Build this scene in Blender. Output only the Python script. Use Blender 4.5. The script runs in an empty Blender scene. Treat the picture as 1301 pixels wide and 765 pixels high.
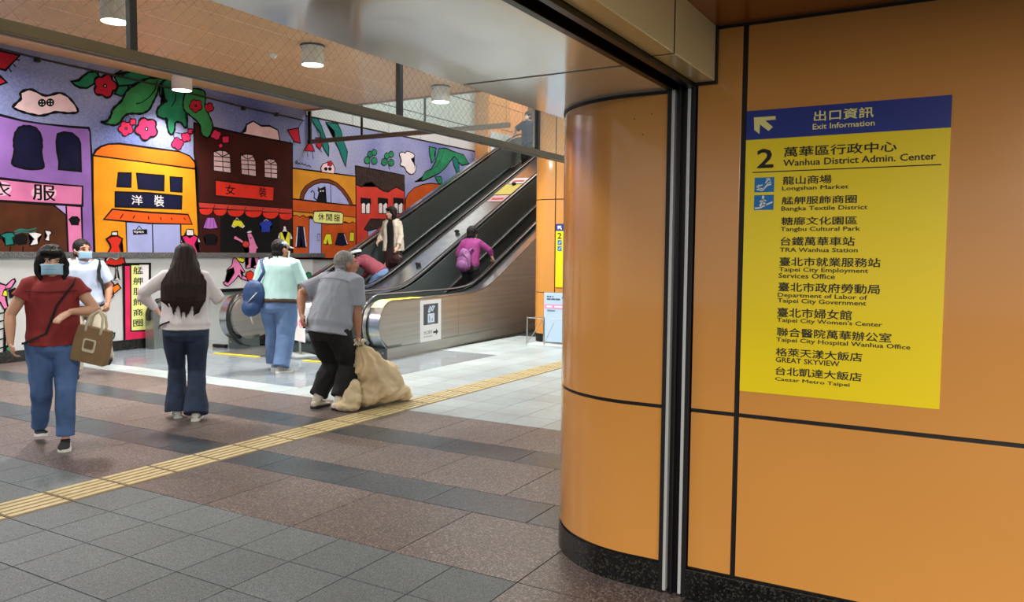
import bpy, bmesh, math, random
from mathutils import Vector, Matrix, noise
random.seed(7)
SC = bpy.context.scene
COL = SC.collection
PI = math.pi

# ---------------------------------------------------------------- camera
FPX = 1008.083
CR = Vector((0.86481, 0.50203, 0.00831)); CU = Vector((-0.03776, 0.04868, 0.99810)); CW = Vector((-0.50067, 0.86346, -0.06113))
CR = CR.normalized(); CU = CW.cross(CR) * -1; CU = CR.cross(CW); CU.normalize(); CW = CU.cross(CR)
CAM = Vector((0, 0, 1.5))
cd = bpy.data.cameras.new('camera'); cam = bpy.data.objects.new('camera', cd); COL.objects.link(cam)
m4 = Matrix.Identity(4)
for i in range(3):
    m4[i][0] = CR[i]; m4[i][1] = CU[i]; m4[i][2] = -CW[i]; m4[i][3] = CAM[i]
cam.matrix_world = m4
cd.sensor_width = 36; cd.lens = 36 * FPX / 1301; cd.clip_start = .05; cd.clip_end = 200
SC.camera = cam

# ---------------------------------------------------------------- world, exposure, lights
SC.view_settings.view_transform = 'Standard'
SC.view_settings.look = 'None'
SC.view_settings.gamma = 1
SC.view_settings.use_curve_mapping = False
SC.view_settings.exposure = 0.32
W = bpy.data.worlds.new('world'); SC.world = W; W.use_nodes = True
W.node_tree.nodes['Background'].inputs[0].default_value = (.93, .97, 1, 1)
W.node_tree.nodes['Background'].inputs[1].default_value = .62


def area(name, loc, size, power, color=(1, .97, .92), rot=(0, 0, 0), sy=None, shape=None):
    l = bpy.data.lights.new(name, 'AREA'); l.energy = power; l.color = color; l.size = size
    l.shape = shape or ('RECTANGLE' if sy else 'DISK')
    if sy: l.size_y = sy
    o = bpy.data.objects.new(name, l); COL.objects.link(o); o.location = loc; o.rotation_euler = rot
    return o


area('corridor_light', (1.7, -1.8, 2.42), 1.6, 450, (1, .95, .88), sy=.3)
area('corridor_light', (2.9, .6, 2.42), 1.4, 95, (1, .95, .88), sy=.3)
area('hall_light', (-3.4, 8.3, 4.0), 3, 70, (.93, 1, 1))
area('hall_light', (-5.6, 9.6, 4.0), 2.4, 75, (.93, 1, 1))
area('hall_light', (-3.6, 2.6, 4.0), .9, 60, (1, .97, .93))
area('stairwell_light', (-8.0, 13.4, 7.3), 2.2, 200, (.9, .98, 1))
area('stairwell_light', (-7.8, 18.6, 7.3), 2.2, 200, (1, .95, .88))


# ---------------------------------------------------------------- pixel helpers: the real plane a thing stands on
def ray(x, y): return CW + CR * ((x - 650.5) / FPX) - CU * ((y - 382.5) / FPX)
def on(x, y, ax, v):
    d = ray(x, y); t = (v - CAM[ax]) / d[ax]
    return CAM + d * t
def proj(P):
    d = Vector(P) - CAM; z = d.dot(CW)
    return 650.5 + FPX * d.dot(CR) / z, 382.5 - FPX * d.dot(CU) / z, z


# ---------------------------------------------------------------- materials
def lin(c): return tuple(((v / 255) / 12.92 if v / 255 <= .04045 else ((v / 255 + .055) / 1.055) ** 2.4) for v in c)
MATS = {}
def mat(name, rgb, rough=.5, metal=0., var=0., scale=8., bump=0., bscale=60., spec=.5, coat=0., emit=0., rnd=0., stretch=None, srgb=True):
    if name in MATS: return MATS[name]
    m = bpy.data.materials.new(name); m.use_nodes = True
    nt = m.node_tree; b = nt.nodes['Principled BSDF']
    c = lin(rgb) if srgb else rgb
    b.inputs['Base Color'].default_value = (*c, 1); b.inputs['Roughness'].default_value = rough
    b.inputs['Metallic'].default_value = metal; b.inputs['Specular IOR Level'].default_value = spec
    b.inputs['Coat Weight'].default_value = coat; b.inputs['Coat Roughness'].default_value = .08
    m.diffuse_color = (*c, 1)
    tc = None
    def coords():
        t = nt.nodes.new('ShaderNodeTexCoord')
        if stretch:
            mp = nt.nodes.new('ShaderNodeMapping'); mp.inputs['Scale'].default_value = stretch
            nt.links.new(t.outputs['Object'], mp.inputs[0]); return mp.outputs[0]
        return t.outputs['Object']
    if var or rnd:
        hsv = nt.nodes.new('ShaderNodeHueSaturation'); hsv.inputs['Color'].default_value = (*c, 1)
        val = None
        if var:
            n = nt.nodes.new('ShaderNodeTexNoise'); n.inputs['Scale'].default_value = scale; n.inputs['Detail'].default_value = 4
            nt.links.new(coords(), n.inputs['Vector'])
            mr = nt.nodes.new('ShaderNodeMapRange'); mr.inputs[1].default_value = .3; mr.inputs[2].default_value = .7
            mr.inputs[3].default_value = 1 - var; mr.inputs[4].default_value = 1 + var
            nt.links.new(n.outputs['Fac'], mr.inputs[0]); val = mr.outputs[0]
        if rnd:
            oi = nt.nodes.new('ShaderNodeObjectInfo'); mr2 = nt.nodes.new('ShaderNodeMapRange')
            mr2.inputs[3].default_value = 1 - rnd; mr2.inputs[4].default_value = 1 + rnd
            nt.links.new(oi.outputs['Random'], mr2.inputs[0])
            if val:
                mm = nt.nodes.new('ShaderNodeMath'); mm.operation = 'MULTIPLY'
                nt.links.new(val, mm.inputs[0]); nt.links.new(mr2.outputs[0], mm.inputs[1]); val = mm.outputs[0]
            else: val = mr2.outputs[0]
        nt.links.new(val, hsv.inputs['Value']); nt.links.new(hsv.outputs[0], b.inputs['Base Color'])
    if bump:
        n = nt.nodes.new('ShaderNodeTexNoise'); n.inputs['Scale'].default_value = bscale; n.inputs['Detail'].default_value = 3
        nt.links.new(coords(), n.inputs['Vector'])
        bp = nt.nodes.new('ShaderNodeBump'); bp.inputs['Strength'].default_value = bump; bp.inputs['Distance'].default_value = .01
        nt.links.new(n.outputs['Fac'], bp.inputs['Height']); nt.links.new(bp.outputs[0], b.inputs['Normal'])
    if emit:
        b.inputs['Emission Color'].default_value = (*c, 1); b.inputs['Emission Strength'].default_value = emit
    MATS[name] = m
    return m


def speckle(name, base, dark, light, rough, scale, rnd=.06, coat=0., big=.0):
    """stone with fine grains of two other colours"""
    m = bpy.data.materials.new(name); m.use_nodes = True; nt = m.node_tree; b = nt.nodes['Principled BSDF']
    b.inputs['Roughness'].default_value = rough; b.inputs['Coat Weight'].default_value = coat; b.inputs['Coat Roughness'].default_value = .12
    tc = nt.nodes.new('ShaderNodeNewGeometry')
    v = nt.nodes.new('ShaderNodeTexVoronoi'); v.inputs['Scale'].default_value = scale
    nt.links.new(tc.outputs['Position'], v.inputs['Vector'])
    cr = nt.nodes.new('ShaderNodeValToRGB'); e = cr.color_ramp; e.interpolation = 'CONSTANT'
    e.elements[0].color = (*lin(dark), 1); e.elements[0].position = 0
    e.elements[1].color = (*lin(base), 1); e.elements[1].position = .27
    x = e.elements.new(.80); x.color = (*lin(light), 1)
    sp = nt.nodes.new('ShaderNodeSeparateColor'); nt.links.new(v.outputs['Color'], sp.inputs[0])
    nt.links.new(sp.outputs[0], cr.inputs[0])
    n = nt.nodes.new('ShaderNodeTexNoise'); n.inputs['Scale'].default_value = 1.6; n.inputs['Detail'].default_value = 5
    nt.links.new(tc.outputs['Position'], n.inputs['Vector'])
    mr = nt.nodes.new('ShaderNodeMapRange'); mr.inputs[1].default_value = .3; mr.inputs[2].default_value = .7
    mr.inputs[3].default_value = .86; mr.inputs[4].default_value = 1.12; nt.links.new(n.outputs['Fac'], mr.inputs[0])
    oi = nt.nodes.new('ShaderNodeObjectInfo'); mr2 = nt.nodes.new('ShaderNodeMapRange')
    mr2.inputs[3].default_value = 1 - rnd; mr2.inputs[4].default_value = 1 + rnd; nt.links.new(oi.outputs['Random'], mr2.inputs[0])
    mm = nt.nodes.new('ShaderNodeMath'); mm.operation = 'MULTIPLY'; nt.links.new(mr.outputs[0], mm.inputs[0]); nt.links.new(mr2.outputs[0], mm.inputs[1])
    h = nt.nodes.new('ShaderNodeHueSaturation'); nt.links.new(cr.outputs[0], h.inputs['Color']); nt.links.new(mm.outputs[0], h.inputs['Value'])
    nt.links.new(h.outputs[0], b.inputs['Base Color'])
    mr3 = nt.nodes.new('ShaderNodeMapRange'); mr3.inputs[3].default_value = rough * .75; mr3.inputs[4].default_value = rough * 1.3
    nt.links.new(n.outputs['Fac'], mr3.inputs[0]); nt.links.new(mr3.outputs[0], b.inputs['Roughness'])
    MATS[name] = m
    return m


def brushed(name, rgb, rough, stretch, var=.12):
    return mat(name, rgb, rough, 1., var=var, scale=3, bump=.02, bscale=40, stretch=stretch)


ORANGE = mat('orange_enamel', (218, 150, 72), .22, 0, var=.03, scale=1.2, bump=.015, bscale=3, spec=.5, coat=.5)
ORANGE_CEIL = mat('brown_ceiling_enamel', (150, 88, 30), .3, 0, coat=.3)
BEIGE = mat('beige_enamel', (240, 236, 214), .16, 0, var=.02, scale=1.5, spec=.8, coat=1.)
HEADER = mat('header_bounce_tint', (234, 222, 172), .25, coat=.4)  # beige header, its colour warmed for bounce from the orange surroundings
BLACK = mat('black_joint', (14, 13, 12), .5)
BLACKMETAL = mat('black_metal', (26, 23, 19), .35, .3)
STEEL = mat('steel', (190, 190, 186), .28, 1.)
STEEL_SKIN = brushed('brushed_steel_skin', (178, 178, 172), .40, (1, .15, 6)); STEEL_SKIN.node_tree.nodes['Principled BSDF'].inputs['Metallic'].default_value = .75
STEEL_DECK = brushed('brushed_steel_deck', (190, 196, 200), .24, (4, .3, 4))
STEEL_DARK = mat('dark_steel_panel', (92, 102, 102), .3, .45, var=.08, scale=2, stretch=(1, .3, 3))
RUBBER = mat('black_rubber', (18, 18, 20), .32)
DARKRUBBER = mat('dark_step_metal', (30, 31, 34), .5, .3)
TAN = mat('tan_ceiling_metal', (240, 184, 132), .45, 0, var=.03, scale=2)
WHITE = mat('white_paint', (246, 246, 244), .4)
BRONZE = mat('bronze_rail', (92, 82, 62), .32, .75, var=.08, scale=3)
LAMP = mat('lamp_disc', (255, 252, 244), .5, emit=9)
GRAN_BLACK = speckle('black_granite', (24, 24, 23), (11, 11, 11), (56, 55, 50), .25, 130, coat=.2)
GRAN_GREY = speckle('grey_granite_band', (92, 92, 92), (54, 54, 56), (126, 126, 126), .4, 150)
T_GREY = speckle('grey_floor_stone', (96, 103, 105), (72, 78, 80), (116, 124, 125), .55, 260, rnd=.09)
T_BROWN = speckle('brown_granite', (92, 80, 76), (64, 56, 53), (136, 122, 115), .40, 150, rnd=.08)
T_DARK = speckle('slate_granite', (54, 62, 68), (34, 40, 45), (86, 96, 102), .30, 170, rnd=.08)
T_LIGHT = speckle('pale_floor_stone', (164, 176, 178), (146, 158, 160), (182, 192, 192), .34, 260, rnd=.08)
T_REFL = speckle('dark_reflection_stone', (128, 138, 146), (110, 120, 128), (146, 156, 162), .14, 240, rnd=.04)  # pale floor with a dark reflection painted in as darker, glossier stone
TACT = mat('tactile_yellow', (190, 172, 126), .5, 0, var=.08, scale=14, bump=.1, bscale=200, rnd=.05)
TACT_DARK = mat('tactile_groove', (120, 106, 74), .6)
GROUT = mat('grout', (26, 27, 27), .8)
FLOORFAR = mat('plain_floor', (120, 124, 124), .45, var=.06)


# ---------------------------------------------------------------- mesh helpers
def obj(name, verts, faces, m, parent=None, smooth=False, mi=None, **tags):
    me = bpy.data.meshes.new(name); me.from_pydata([tuple(v) for v in verts], [], faces); me.update()
    for x in (m if isinstance(m, (list, tuple)) else [m]): me.materials.append(x)
    if mi: me.polygons.foreach_set('material_index', mi)
    if smooth: me.polygons.foreach_set('use_smooth', [True] * len(me.polygons))
    o = bpy.data.objects.new(name, me); COL.objects.link(o)
    if parent: o.parent = parent
    for k, v in tags.items(): o[k] = v
    return o
def thing(name, label, cat, loc=(0, 0, 0), rz=0, group=None):
    o = bpy.data.objects.new(name, None); COL.objects.link(o); o.location = loc; o.rotation_euler = (0, 0, rz)
    o.empty_display_size = .1
    o['label'] = label; o['category'] = cat
    if group: o['group'] = group
    return o
def dup(root, loc=None, rz=None, label=None):
    r = root.copy(); COL.objects.link(r)
    if loc is not None: r.location = loc
    if rz is not None: r.rotation_euler = (0, 0, rz)
    if label: r['label'] = label
    for ch in list(root.children):
        c = ch.copy(); COL.objects.link(c); c.parent = r
        for g in ch.children:
            d = g.copy(); COL.objects.link(d); d.parent = c
    return r


class MB:
    """collects shapes into one mesh"""
    def __init__(s): s.v = []; s.f = []; s.mi = []
    def add(s, v, f, mi=0):
        n = len(s.v); s.v += [Vector(x) for x in v]; s.f += [tuple(n + i for i in q) for q in f]; s.mi += [mi] * len(f)
        return s
    def box(s, x0, x1, y0, y1, z0, z1, b=0., mi=0, M=None):
        if b:
            bm = bmesh.new(); bmesh.ops.create_cube(bm, size=1)
            for v in bm.verts: v.co = Vector((x0 + (v.co.x + .5) * (x1 - x0), y0 + (v.co.y + .5) * (y1 - y0), z0 + (v.co.z + .5) * (z1 - z0)))
            bmesh.ops.bevel(bm, geom=bm.edges[:], offset=b, segments=2, profile=.6, affect='EDGES')
            v = [x.co.copy() for x in bm.verts]; bm.verts.index_update(); f = [[q.index for q in fc.verts] for fc in bm.faces]; bm.free()
        else:
            v = [Vector(q) for q in ((x0, y0, z0), (x1, y0, z0), (x1, y1, z0), (x0, y1, z0), (x0, y0, z1), (x1, y0, z1), (x1, y1, z1), (x0, y1, z1))]
            f = [(0, 3, 2, 1), (4, 5, 6, 7), (0, 1, 5, 4), (1, 2, 6, 5), (2, 3, 7, 6), (3, 0, 4, 7)]
        if M: v = [M @ q for q in v]
        return s.add(v, f, mi)
    def prism(s, pts, axis, a, b, mi=0):
        """closed outline pts (2-D) swept along axis from a to b"""
        n = len(pts)
        def P(p, t): return Vector((t, p[0], p[1])) if axis == 0 else (Vector((p[0], t, p[1])) if axis == 1 else Vector((p[0], p[1], t)))
        v = [P(p, a) for p in pts] + [P(p, b) for p in pts]
        f = [tuple(range(n)), tuple(range(2 * n - 1, n - 1, -1))] + [(i, (i + 1) % n, n + (i + 1) % n, n + i) for i in range(n)]
        return s.add(v, f, mi)
    def tube(s, pts, rad, n=10, mi=0, flat=None, cap=True):
        """round tube through pts; rad number, list, or list of (a,b); flat = side vector for b"""
        pts = [Vector(p) for p in pts]; k = len(pts)
        rr = rad if isinstance(rad, (list, tuple)) else [rad] * k
        v = []; prev = None
        for i, p in enumerate(pts):
            d = (pts[min(i + 1, k - 1)] - pts[max(i - 1, 0)]); d = d.normalized() if d.length > 1e-9 else Vector((0, 0, 1))
            if prev is None:
                ref = Vector(flat) if flat is not None else (Vector((0, 0, 1)) if abs(d.z) < .9 else Vector((1, 0, 0)))
            else: ref = prev
            a = (ref - d * ref.dot(d)); a = a.normalized() if a.length > 1e-6 else d.orthogonal().normalized()
            b = d.cross(a); prev = a
            r = rr[i]; ra, rb = r if isinstance(r, (list, tuple)) else (r, r)
            for j in range(n):
                t = 2 * PI * j / n; v.append(p + a * (ra * math.cos(t)) + b * (rb * math.sin(t)))
        f = []
        for i in range(k - 1):
            for j in range(n):
                f.append((i * n + j, i * n + (j + 1) % n, (i + 1) * n + (j + 1) % n, (i + 1) * n + j))
        if cap: f.append(tuple(range(n - 1, -1, -1))); f.append(tuple((k - 1) * n + j for j in range(n)))
        return s.add(v, f, mi)
    def limb(s, pts, rad, n=14, flat=None):
        """tube with rounded ends"""
        pts = [Vector(p) for p in pts]; rr = [(r if isinstance(r, (list, tuple)) else (r, r)) for r in rad]
        def ends(p, q, r):
            d = (p - q).normalized(); o = []
            for t in (80, 55, 28): 
                t = math.radians(t); m_ = max(.15, 1)
                o.append((p + d * (min(r) * math.sin(t)), (r[0] * math.cos(t), r[1] * math.cos(t))))
            return o
        e0 = ends(pts[0], pts[1], rr[0]); e1 = ends(pts[-1], pts[-2], rr[-1])
        P = [a for a, _ in e0] + pts + [a for a, _ in reversed(e1)]
        R = [b for _, b in e0] + rr + [b for _, b in reversed(e1)]
        return s.tube(P, R, n, flat=flat)
    def ell(s, c, r, M=None, n=16, mi=0):
        c = Vector(c); v = []; f = []
        k = n // 2
        for i in range(1, k):
            th = PI * i / k
            for j in range(n):
                ph = 2 * PI * j / n; q = Vector((r[0] * math.sin(th) * math.cos(ph), r[1] * math.sin(th) * math.sin(ph), r[2] * math.cos(th)))
                v.append(c + (M @ q if M else q))
        t = len(v); q = Vector((0, 0, r[2])); v += [c + (M @ q if M else q), c - (M @ q if M else q)]
        for i in range(k - 2):
            for j in range(n): f.append((i * n + j, (i + 1) * n + j, (i + 1) * n + (j + 1) % n, i * n + (j + 1) % n))
        for j in range(n): f.append((t, j, (j + 1) % n)); f.append((t + 1, (k - 2) * n + (j + 1) % n, (k - 2) * n + j))
        return s.add(v, f, mi)
    def lathe(s, c, prof, n=24, mi=0):
        c = Vector(c); v = []; f = []; k = len(prof)
        for r, z in prof:
            for j in range(n):
                t = 2 * PI * j / n; v.append(c + Vector((r * math.cos(t), r * math.sin(t), z)))
        for i in range(k - 1):
            for j in range(n): f.append((i * n + j, i * n + (j + 1) % n, (i + 1) * n + (j + 1) % n, (i + 1) * n + j))
        f.append(tuple(range(n - 1, -1, -1))); f.append(tuple((k - 1) * n + j for j in range(n)))
        return s.add(v, f, mi)
    def sheet(s, rows, th, mi=0):
        """grid of points given thickness th along its normals"""
        R = len(rows); C_ = len(rows[0]); top = []; 
        for i in range(R):
            for j in range(C_):
                a = rows[min(i + 1, R - 1)][j] - rows[max(i - 1, 0)][j]; b = rows[i][min(j + 1, C_ - 1)] - rows[i][max(j - 1, 0)]
                nn = a.cross(b); nn = nn.normalized() if nn.length > 1e-12 else Vector((0, 0, 1)); top.append(rows[i][j] + nn * th)
        v = [p for r in rows for p in r] + top; N = R * C_; f = []
        for i in range(R - 1):
            for j in range(C_ - 1):
                a, b, c, d = i * C_ + j, i * C_ + j + 1, (i + 1) * C_ + j + 1, (i + 1) * C_ + j
                f.append((a, b, c, d)); f.append((N + d, N + c, N + b, N + a))
        ring = [j for j in range(C_)] + [i * C_ + C_ - 1 for i in range(1, R)] + [(R - 1) * C_ + j for j in range(C_ - 2, -1, -1)] + [i * C_ for i in range(R - 2, 0, -1)]
        for q in range(len(ring)):
            a, b = ring[q], ring[(q + 1) % len(ring)]; f.append((b, a, N + a, N + b))
        return s.add(v, f, mi)
    def build(s, name, m, parent=None, smooth=False, **tags):
        return obj(name, s.v, s.f, m, parent, smooth, s.mi if isinstance(m, (list, tuple)) else None, **tags)


def auto(o, deg=35):
    me = o.data; me.polygons.foreach_set('use_smooth', [True] * len(me.polygons)); me.set_sharp_from_angle(angle=math.radians(deg)); return o


def blob(mb, name, m, parent, voxel=.01, smooth=2, disp=None, subd=False):
    """fuse overlapping closed shapes into one continuous skin"""
    me = bpy.data.meshes.new(name); me.from_pydata([tuple(v) for v in mb.v], [], mb.f)
    o = bpy.data.objects.new(name, me); COL.objects.link(o)
    r = o.modifiers.new('r', 'REMESH'); r.mode = 'VOXEL'; r.voxel_size = voxel; r.use_smooth_shade = True
    if smooth:
        q = o.modifiers.new('s', 'SMOOTH'); q.factor = .5; q.iterations = smooth
    dg = bpy.context.evaluated_depsgraph_get(); n = bpy.data.meshes.new_from_object(o.evaluated_get(dg))
    o.modifiers.clear(); o.data = n; bpy.data.meshes.remove(me); n.name = name
    if disp:
        n.update(); nor = [v.normal.copy() for v in n.vertices]
        for v, q in zip(n.vertices, nor): v.co = disp(v.co.copy(), q)
    n.polygons.foreach_set('use_smooth', [True] * len(n.polygons))
    n.materials.clear(); n.materials.append(m)
    if parent: o.parent = parent
    return o


# ---------------------------------------------------------------- lettering
FONTC = {}
def text(body, name, m, parent, box, plane, off, bold=.0, depth=.0):
    """flat lettering fitted to box=(a0,a1,z0,z1) on plane 'x' or 'y' at coordinate off; a runs to the reader's right"""
    key = (body, bold)
    if key not in FONTC:
        c = bpy.data.curves.new('t', 'FONT'); c.body = body; c.resolution_u = 2
        o = bpy.data.objects.new('t', c); COL.objects.link(o); dg = bpy.context.evaluated_depsgraph_get()
        me = bpy.data.meshes.new_from_object(o.evaluated_get(dg))
        V = [v.co.copy() for v in me.vertices]; F = [tuple(p.vertices) for p in me.polygons]; n = len(V)
        if bold:      # heavier stroke: the same letters laid over themselves, shifted by a hair
            sh_ = ((-1, 0), (1, 0), (0, 1), (0, -1)); V = [v + Vector((a * bold, b * bold, q)) for q, (a, b) in enumerate(sh_) for v in V]; F = [tuple(i + q * n for i in f) for q in range(4) for f in F]
        FONTC[key] = (V, F)
        bpy.data.objects.remove(o); bpy.data.curves.remove(c); bpy.data.meshes.remove(me)
    V, F = FONTC[key]
    x0 = min(v.x for v in V); x1 = max(v.x for v in V); y0 = min(v.y for v in V); y1 = max(v.y for v in V)
    a0, a1, z0, z1 = box; out = []
    for v in V:
        a = a0 + (v.x - x0) / (x1 - x0) * (a1 - a0); z = z0 + (v.y - y0) / (y1 - y0) * (z1 - z0)
        h = v.z * 9e-5; out.append((a, off - h, z) if plane == 'y' else (off + h, a, z))
    return obj(name, out, F, m, parent)

# ================================================================ SETTING
S_ = dict(kind='structure')
YW = 3.32                       # plane of the orange wall with the sign
# ---- floor
floor = MB().box(-13.2, 14, -16, 24, -.2, -.006).build('floor', GROUT, **S_)
X0, PV, Y0, PU = -4.578, .35468, 3.0678, .3593
def shared(name, w, l, m, h=.008, bev=.0015, ridges=False):
    mb = MB(); g = .0028
    mb.box(g, w - g, g, l - g, -.006, 0, bev if not ridges else 0)
    ms = [m]
    if ridges:
        ms = [m, TACT_DARK]; mb.mi = [1] * len(mb.f)
        n = 5; p = (w - .02) / n
        for i in range(n):
            a = .01 + i * p + p * .14; b_ = a + p * .72
            mb.box(a, b_, .012, l - .012, 0, .005, .0018, mi=0)
    me = obj(name, mb.v, mb.f, ms, mi=mb.mi); d = me.data; bpy.data.objects.remove(me); return d
ME = {}
tiles = []
def tile(name, x, y, w, l, m, ridges=False):
    # only where the photograph can show it
    px = [proj((x + a, y + b, 0)) for a in (0, w) for b in (0, l)]
    if max(p[0] for p in px) < -25 or min(p[0] for p in px) > 735 or min(p[1] for p in px) > 800: return
    key = (round(w, 3), round(l, 3), m.name)
    if key not in ME: ME[key] = shared(name, w, l, m, ridges=ridges)
    tiles.append((proj((x + w / 2, y + l / 2, 0))[2], name, ME[key], x, y))
TX0, TX1 = X0 - .33, X0          # the tactile strip
rowsY = [(Y0, 2, 0, 'b'), (Y0 + 2 * PU, 1, 1, 'd'), (Y0 + 3 * PU, 2, 0, 'b'), (Y0 + 5 * PU, 1, 1, 'd'), (Y0 + 6 * PU, 2, 0, 'b')]
YL = Y0 + 8 * PU
for n in range(-18, 8):
    x = X0 + n * PV
    xx = x if n >= 0 else x - .33 
    for k in range(1, 6):
        tile('grey_tile', xx, Y0 - k * PU, PV, PU, T_GREY)
for n in range(-20, 12):
    x = X0 + n * PV; xx = x if n >= 0 else x - .33
    for (y, ln, sh, c) in rowsY:
        if (n + sh) % 2: continue
        w = 2 * PV
        if sh and n == -1:
            tile('slate_slab', xx, y, PV, ln * PU, T_DARK); tile('slate_slab', X0, y, PV, ln * PU, T_DARK); continue
        tile('brown_slab' if c == 'b' else 'slate_slab', xx, y, w, ln * PU, T_BROWN if c == 'b' else T_DARK)
for n in range(8, 14, 2):        # brown granite running towards the camera past the grey tiles
    for k in range(0, 4): tile('brown_slab', X0 + n * PV, Y0 - (k + 1) * 2 * PU, 2 * PV, 2 * PU, T_BROWN)
for j in range(18):
    y = YL + j * PU
    for n in range(-25, 10):
        x = X0 + n * PV; xx = x if n >= 0 else x - .33
        if xx < -13: continue
        if y > 8.5 and -9.95 < xx < -7.3: continue
        if y > 8.0 and xx < -7.1 - .0 and y > 9.2 and xx > -10.7: continue
        in_reflection = j >= 1 and xx < -6.2 - .35 * max(0, 2 - j) and y < 9.6  # tiles before the escalators where the dark reflection is put into the colour
        if j >= 12 and n > -9: in_reflection = False
        tile('dark_reflection_tile' if in_reflection else 'pale_tile', xx, y, PV, PU, T_REFL if in_reflection else T_LIGHT)
for k in range(-6, 26):
    tile('tactile_tile', TX0, Y0 + k * PU, .33, PU, TACT, ridges=True)
tiles.sort(key=lambda t: t[0])
cnt = {}; rest = MB()
for z, name, me, x, y in tiles:
    cnt[name] = cnt.get(name, 0) + 1
    if cnt[name] <= 290:
        o = bpy.data.objects.new(name, me); COL.objects.link(o); o.location = (x, y, 0); o.parent = floor
    else:
        rest.add([v.co + Vector((x, y, 0)) for v in me.vertices], [tuple(p.vertices) for p in me.polygons])
if rest.v: rest.build('far_tiles', T_LIGHT, floor, kind='stuff')

# ---- the orange wall on the right, panels proud of black joints
wall = MB().box(-1.03, 5, YW + .012, YW + .3, 0, 2.6).build('wall_right', BLACK, **S_)
def panel(x0, x1, z0, z1, m=ORANGE, y0=YW, parent=None, name='wall_panel', th=.012):
    return MB().box(x0, x1, y0, y0 + th, z0, z1, .002).build(name, m, parent or wall)
xs = [(-1.028, -.845), (-.823, .92), (.936, 2.68), (2.696, 4.98)]
for a, b in xs:
    panel(a, b, .139, .819); panel(a, b, .836, 2.43)
base = MB().box(-1.035, 5, YW - .012, YW + .02, 0, .128, .003).build('baseboard_right', GRAN_BLACK, **S_)
MB().box(-.95, 5, YW - .004, YW + .012, 2.428, 2.44).build('trim_1', BLACK, **S_)
# corridor shell that closes the place off behind and beside the camera
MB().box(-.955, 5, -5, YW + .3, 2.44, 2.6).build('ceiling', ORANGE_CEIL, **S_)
for y in (-3.2, -1.1, 1.0):
    MB().box(-.95, 5, y, y + .008, 2.437, 2.441).build('ceiling_joint', BLACK, **S_)

# ---- beige header box over the shutter line, and the wide beige soffit beyond it
hdr = MB().box(-1.042, -.954, -5, YW, 2.217, 2.6).build('trim_2', BLACK, **S_)
yj = on(866, 0, 0, -.955).y
yj = 2.78
for a, b in ((-5, -2.2), (-2.19, .4), (.41, yj), (yj + .016, YW - .022)):
    MB().box(-1.036, -.952, a, b, 2.215, 2.44, .004).build('header_panel', HEADER, hdr)
sof = MB().box(-1.86, -1.155, -5, 4.35, 2.204, 2.5).build('ceiling', BLACK, **S_)
for a, b in ((-5, -2.4), (-2.385, .45), (.465, 2.805)):
    mb = MB(); mb.box(-1.875, -1.158, a, b, 2.2, 2.23, .003); mb.build('soffit_panel', BEIGE, sof)
pts = [(-1.158, 2.825), (-1.158, 3.5), (-1.3, 3.5), (-1.3, 4.3), (-1.875, 4.3), (-1.875, 2.825)]
MB().prism(pts, 2, 2.2, 2.23).build('soffit_panel', BEIGE, sof)
# vertical edge of the soffit
for a, b in ((-5, -2.4), (-2.39, .45), (.46, 2.81), (2.82, 4.34)):
    MB().box(-1.885, -1.868, a, b, 2.2, 4.12, .004).build('soffit_panel', BEIGE, sof)
MB().box(-1.87, -1.0, 4.35, 4.5, 2.2, 4.12).build('wall_bulkhead', BEIGE, **S_)
MB().box(-1.044, -.945, YW - .022, YW, 2.205, 2.44).build('header_joint', BLACK, hdr)
# slot of the roller shutter
t = thing('roller_shutter', 'black ceiling slot and twin steel guide rails of the roller shutter beside the rounded column', 'shutter')
MB().box(-1.156, -1.128, -5, YW, 2.196, 2.3, .002).build('slot_lip', BLACKMETAL, t)
MB().box(-1.066, -1.038, -5, YW, 2.196, 2.3, .002).build('slot_lip', BLACKMETAL, t)
MB().box(-1.13, -1.06, -5, YW, 2.29, 2.32).build('slot_top', BLACK, t)
MB().box(-1.085, -1.068, -5, YW, 2.235, 2.28, .003).build('bottom_bar', BRONZE, t)
MB().box(-1.155, -1.034, YW + .05, YW + .07, 0, 2.3).build('guide_back', BLACK, t)
for a, b in ((-1.156, -1.140), (-1.104, -1.096), (-1.05, -1.034)):
    MB().box(a, b, YW - .012, YW + .06, 0, 2.22, .001).build('guide_post', BLACK, t)
for a in (-1.139, -1.069):
    MB().box(a, a + .0135, YW - .010, YW + .05, 0.01, 2.2, .002).build('guide_rail', mat('satin_guide', (205, 205, 203), .35, .25), t)
MB().box(-1.125, -1.07, YW + .02, YW + .05, 0, 2.2).build('guide_slot', RUBBER, t)

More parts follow.
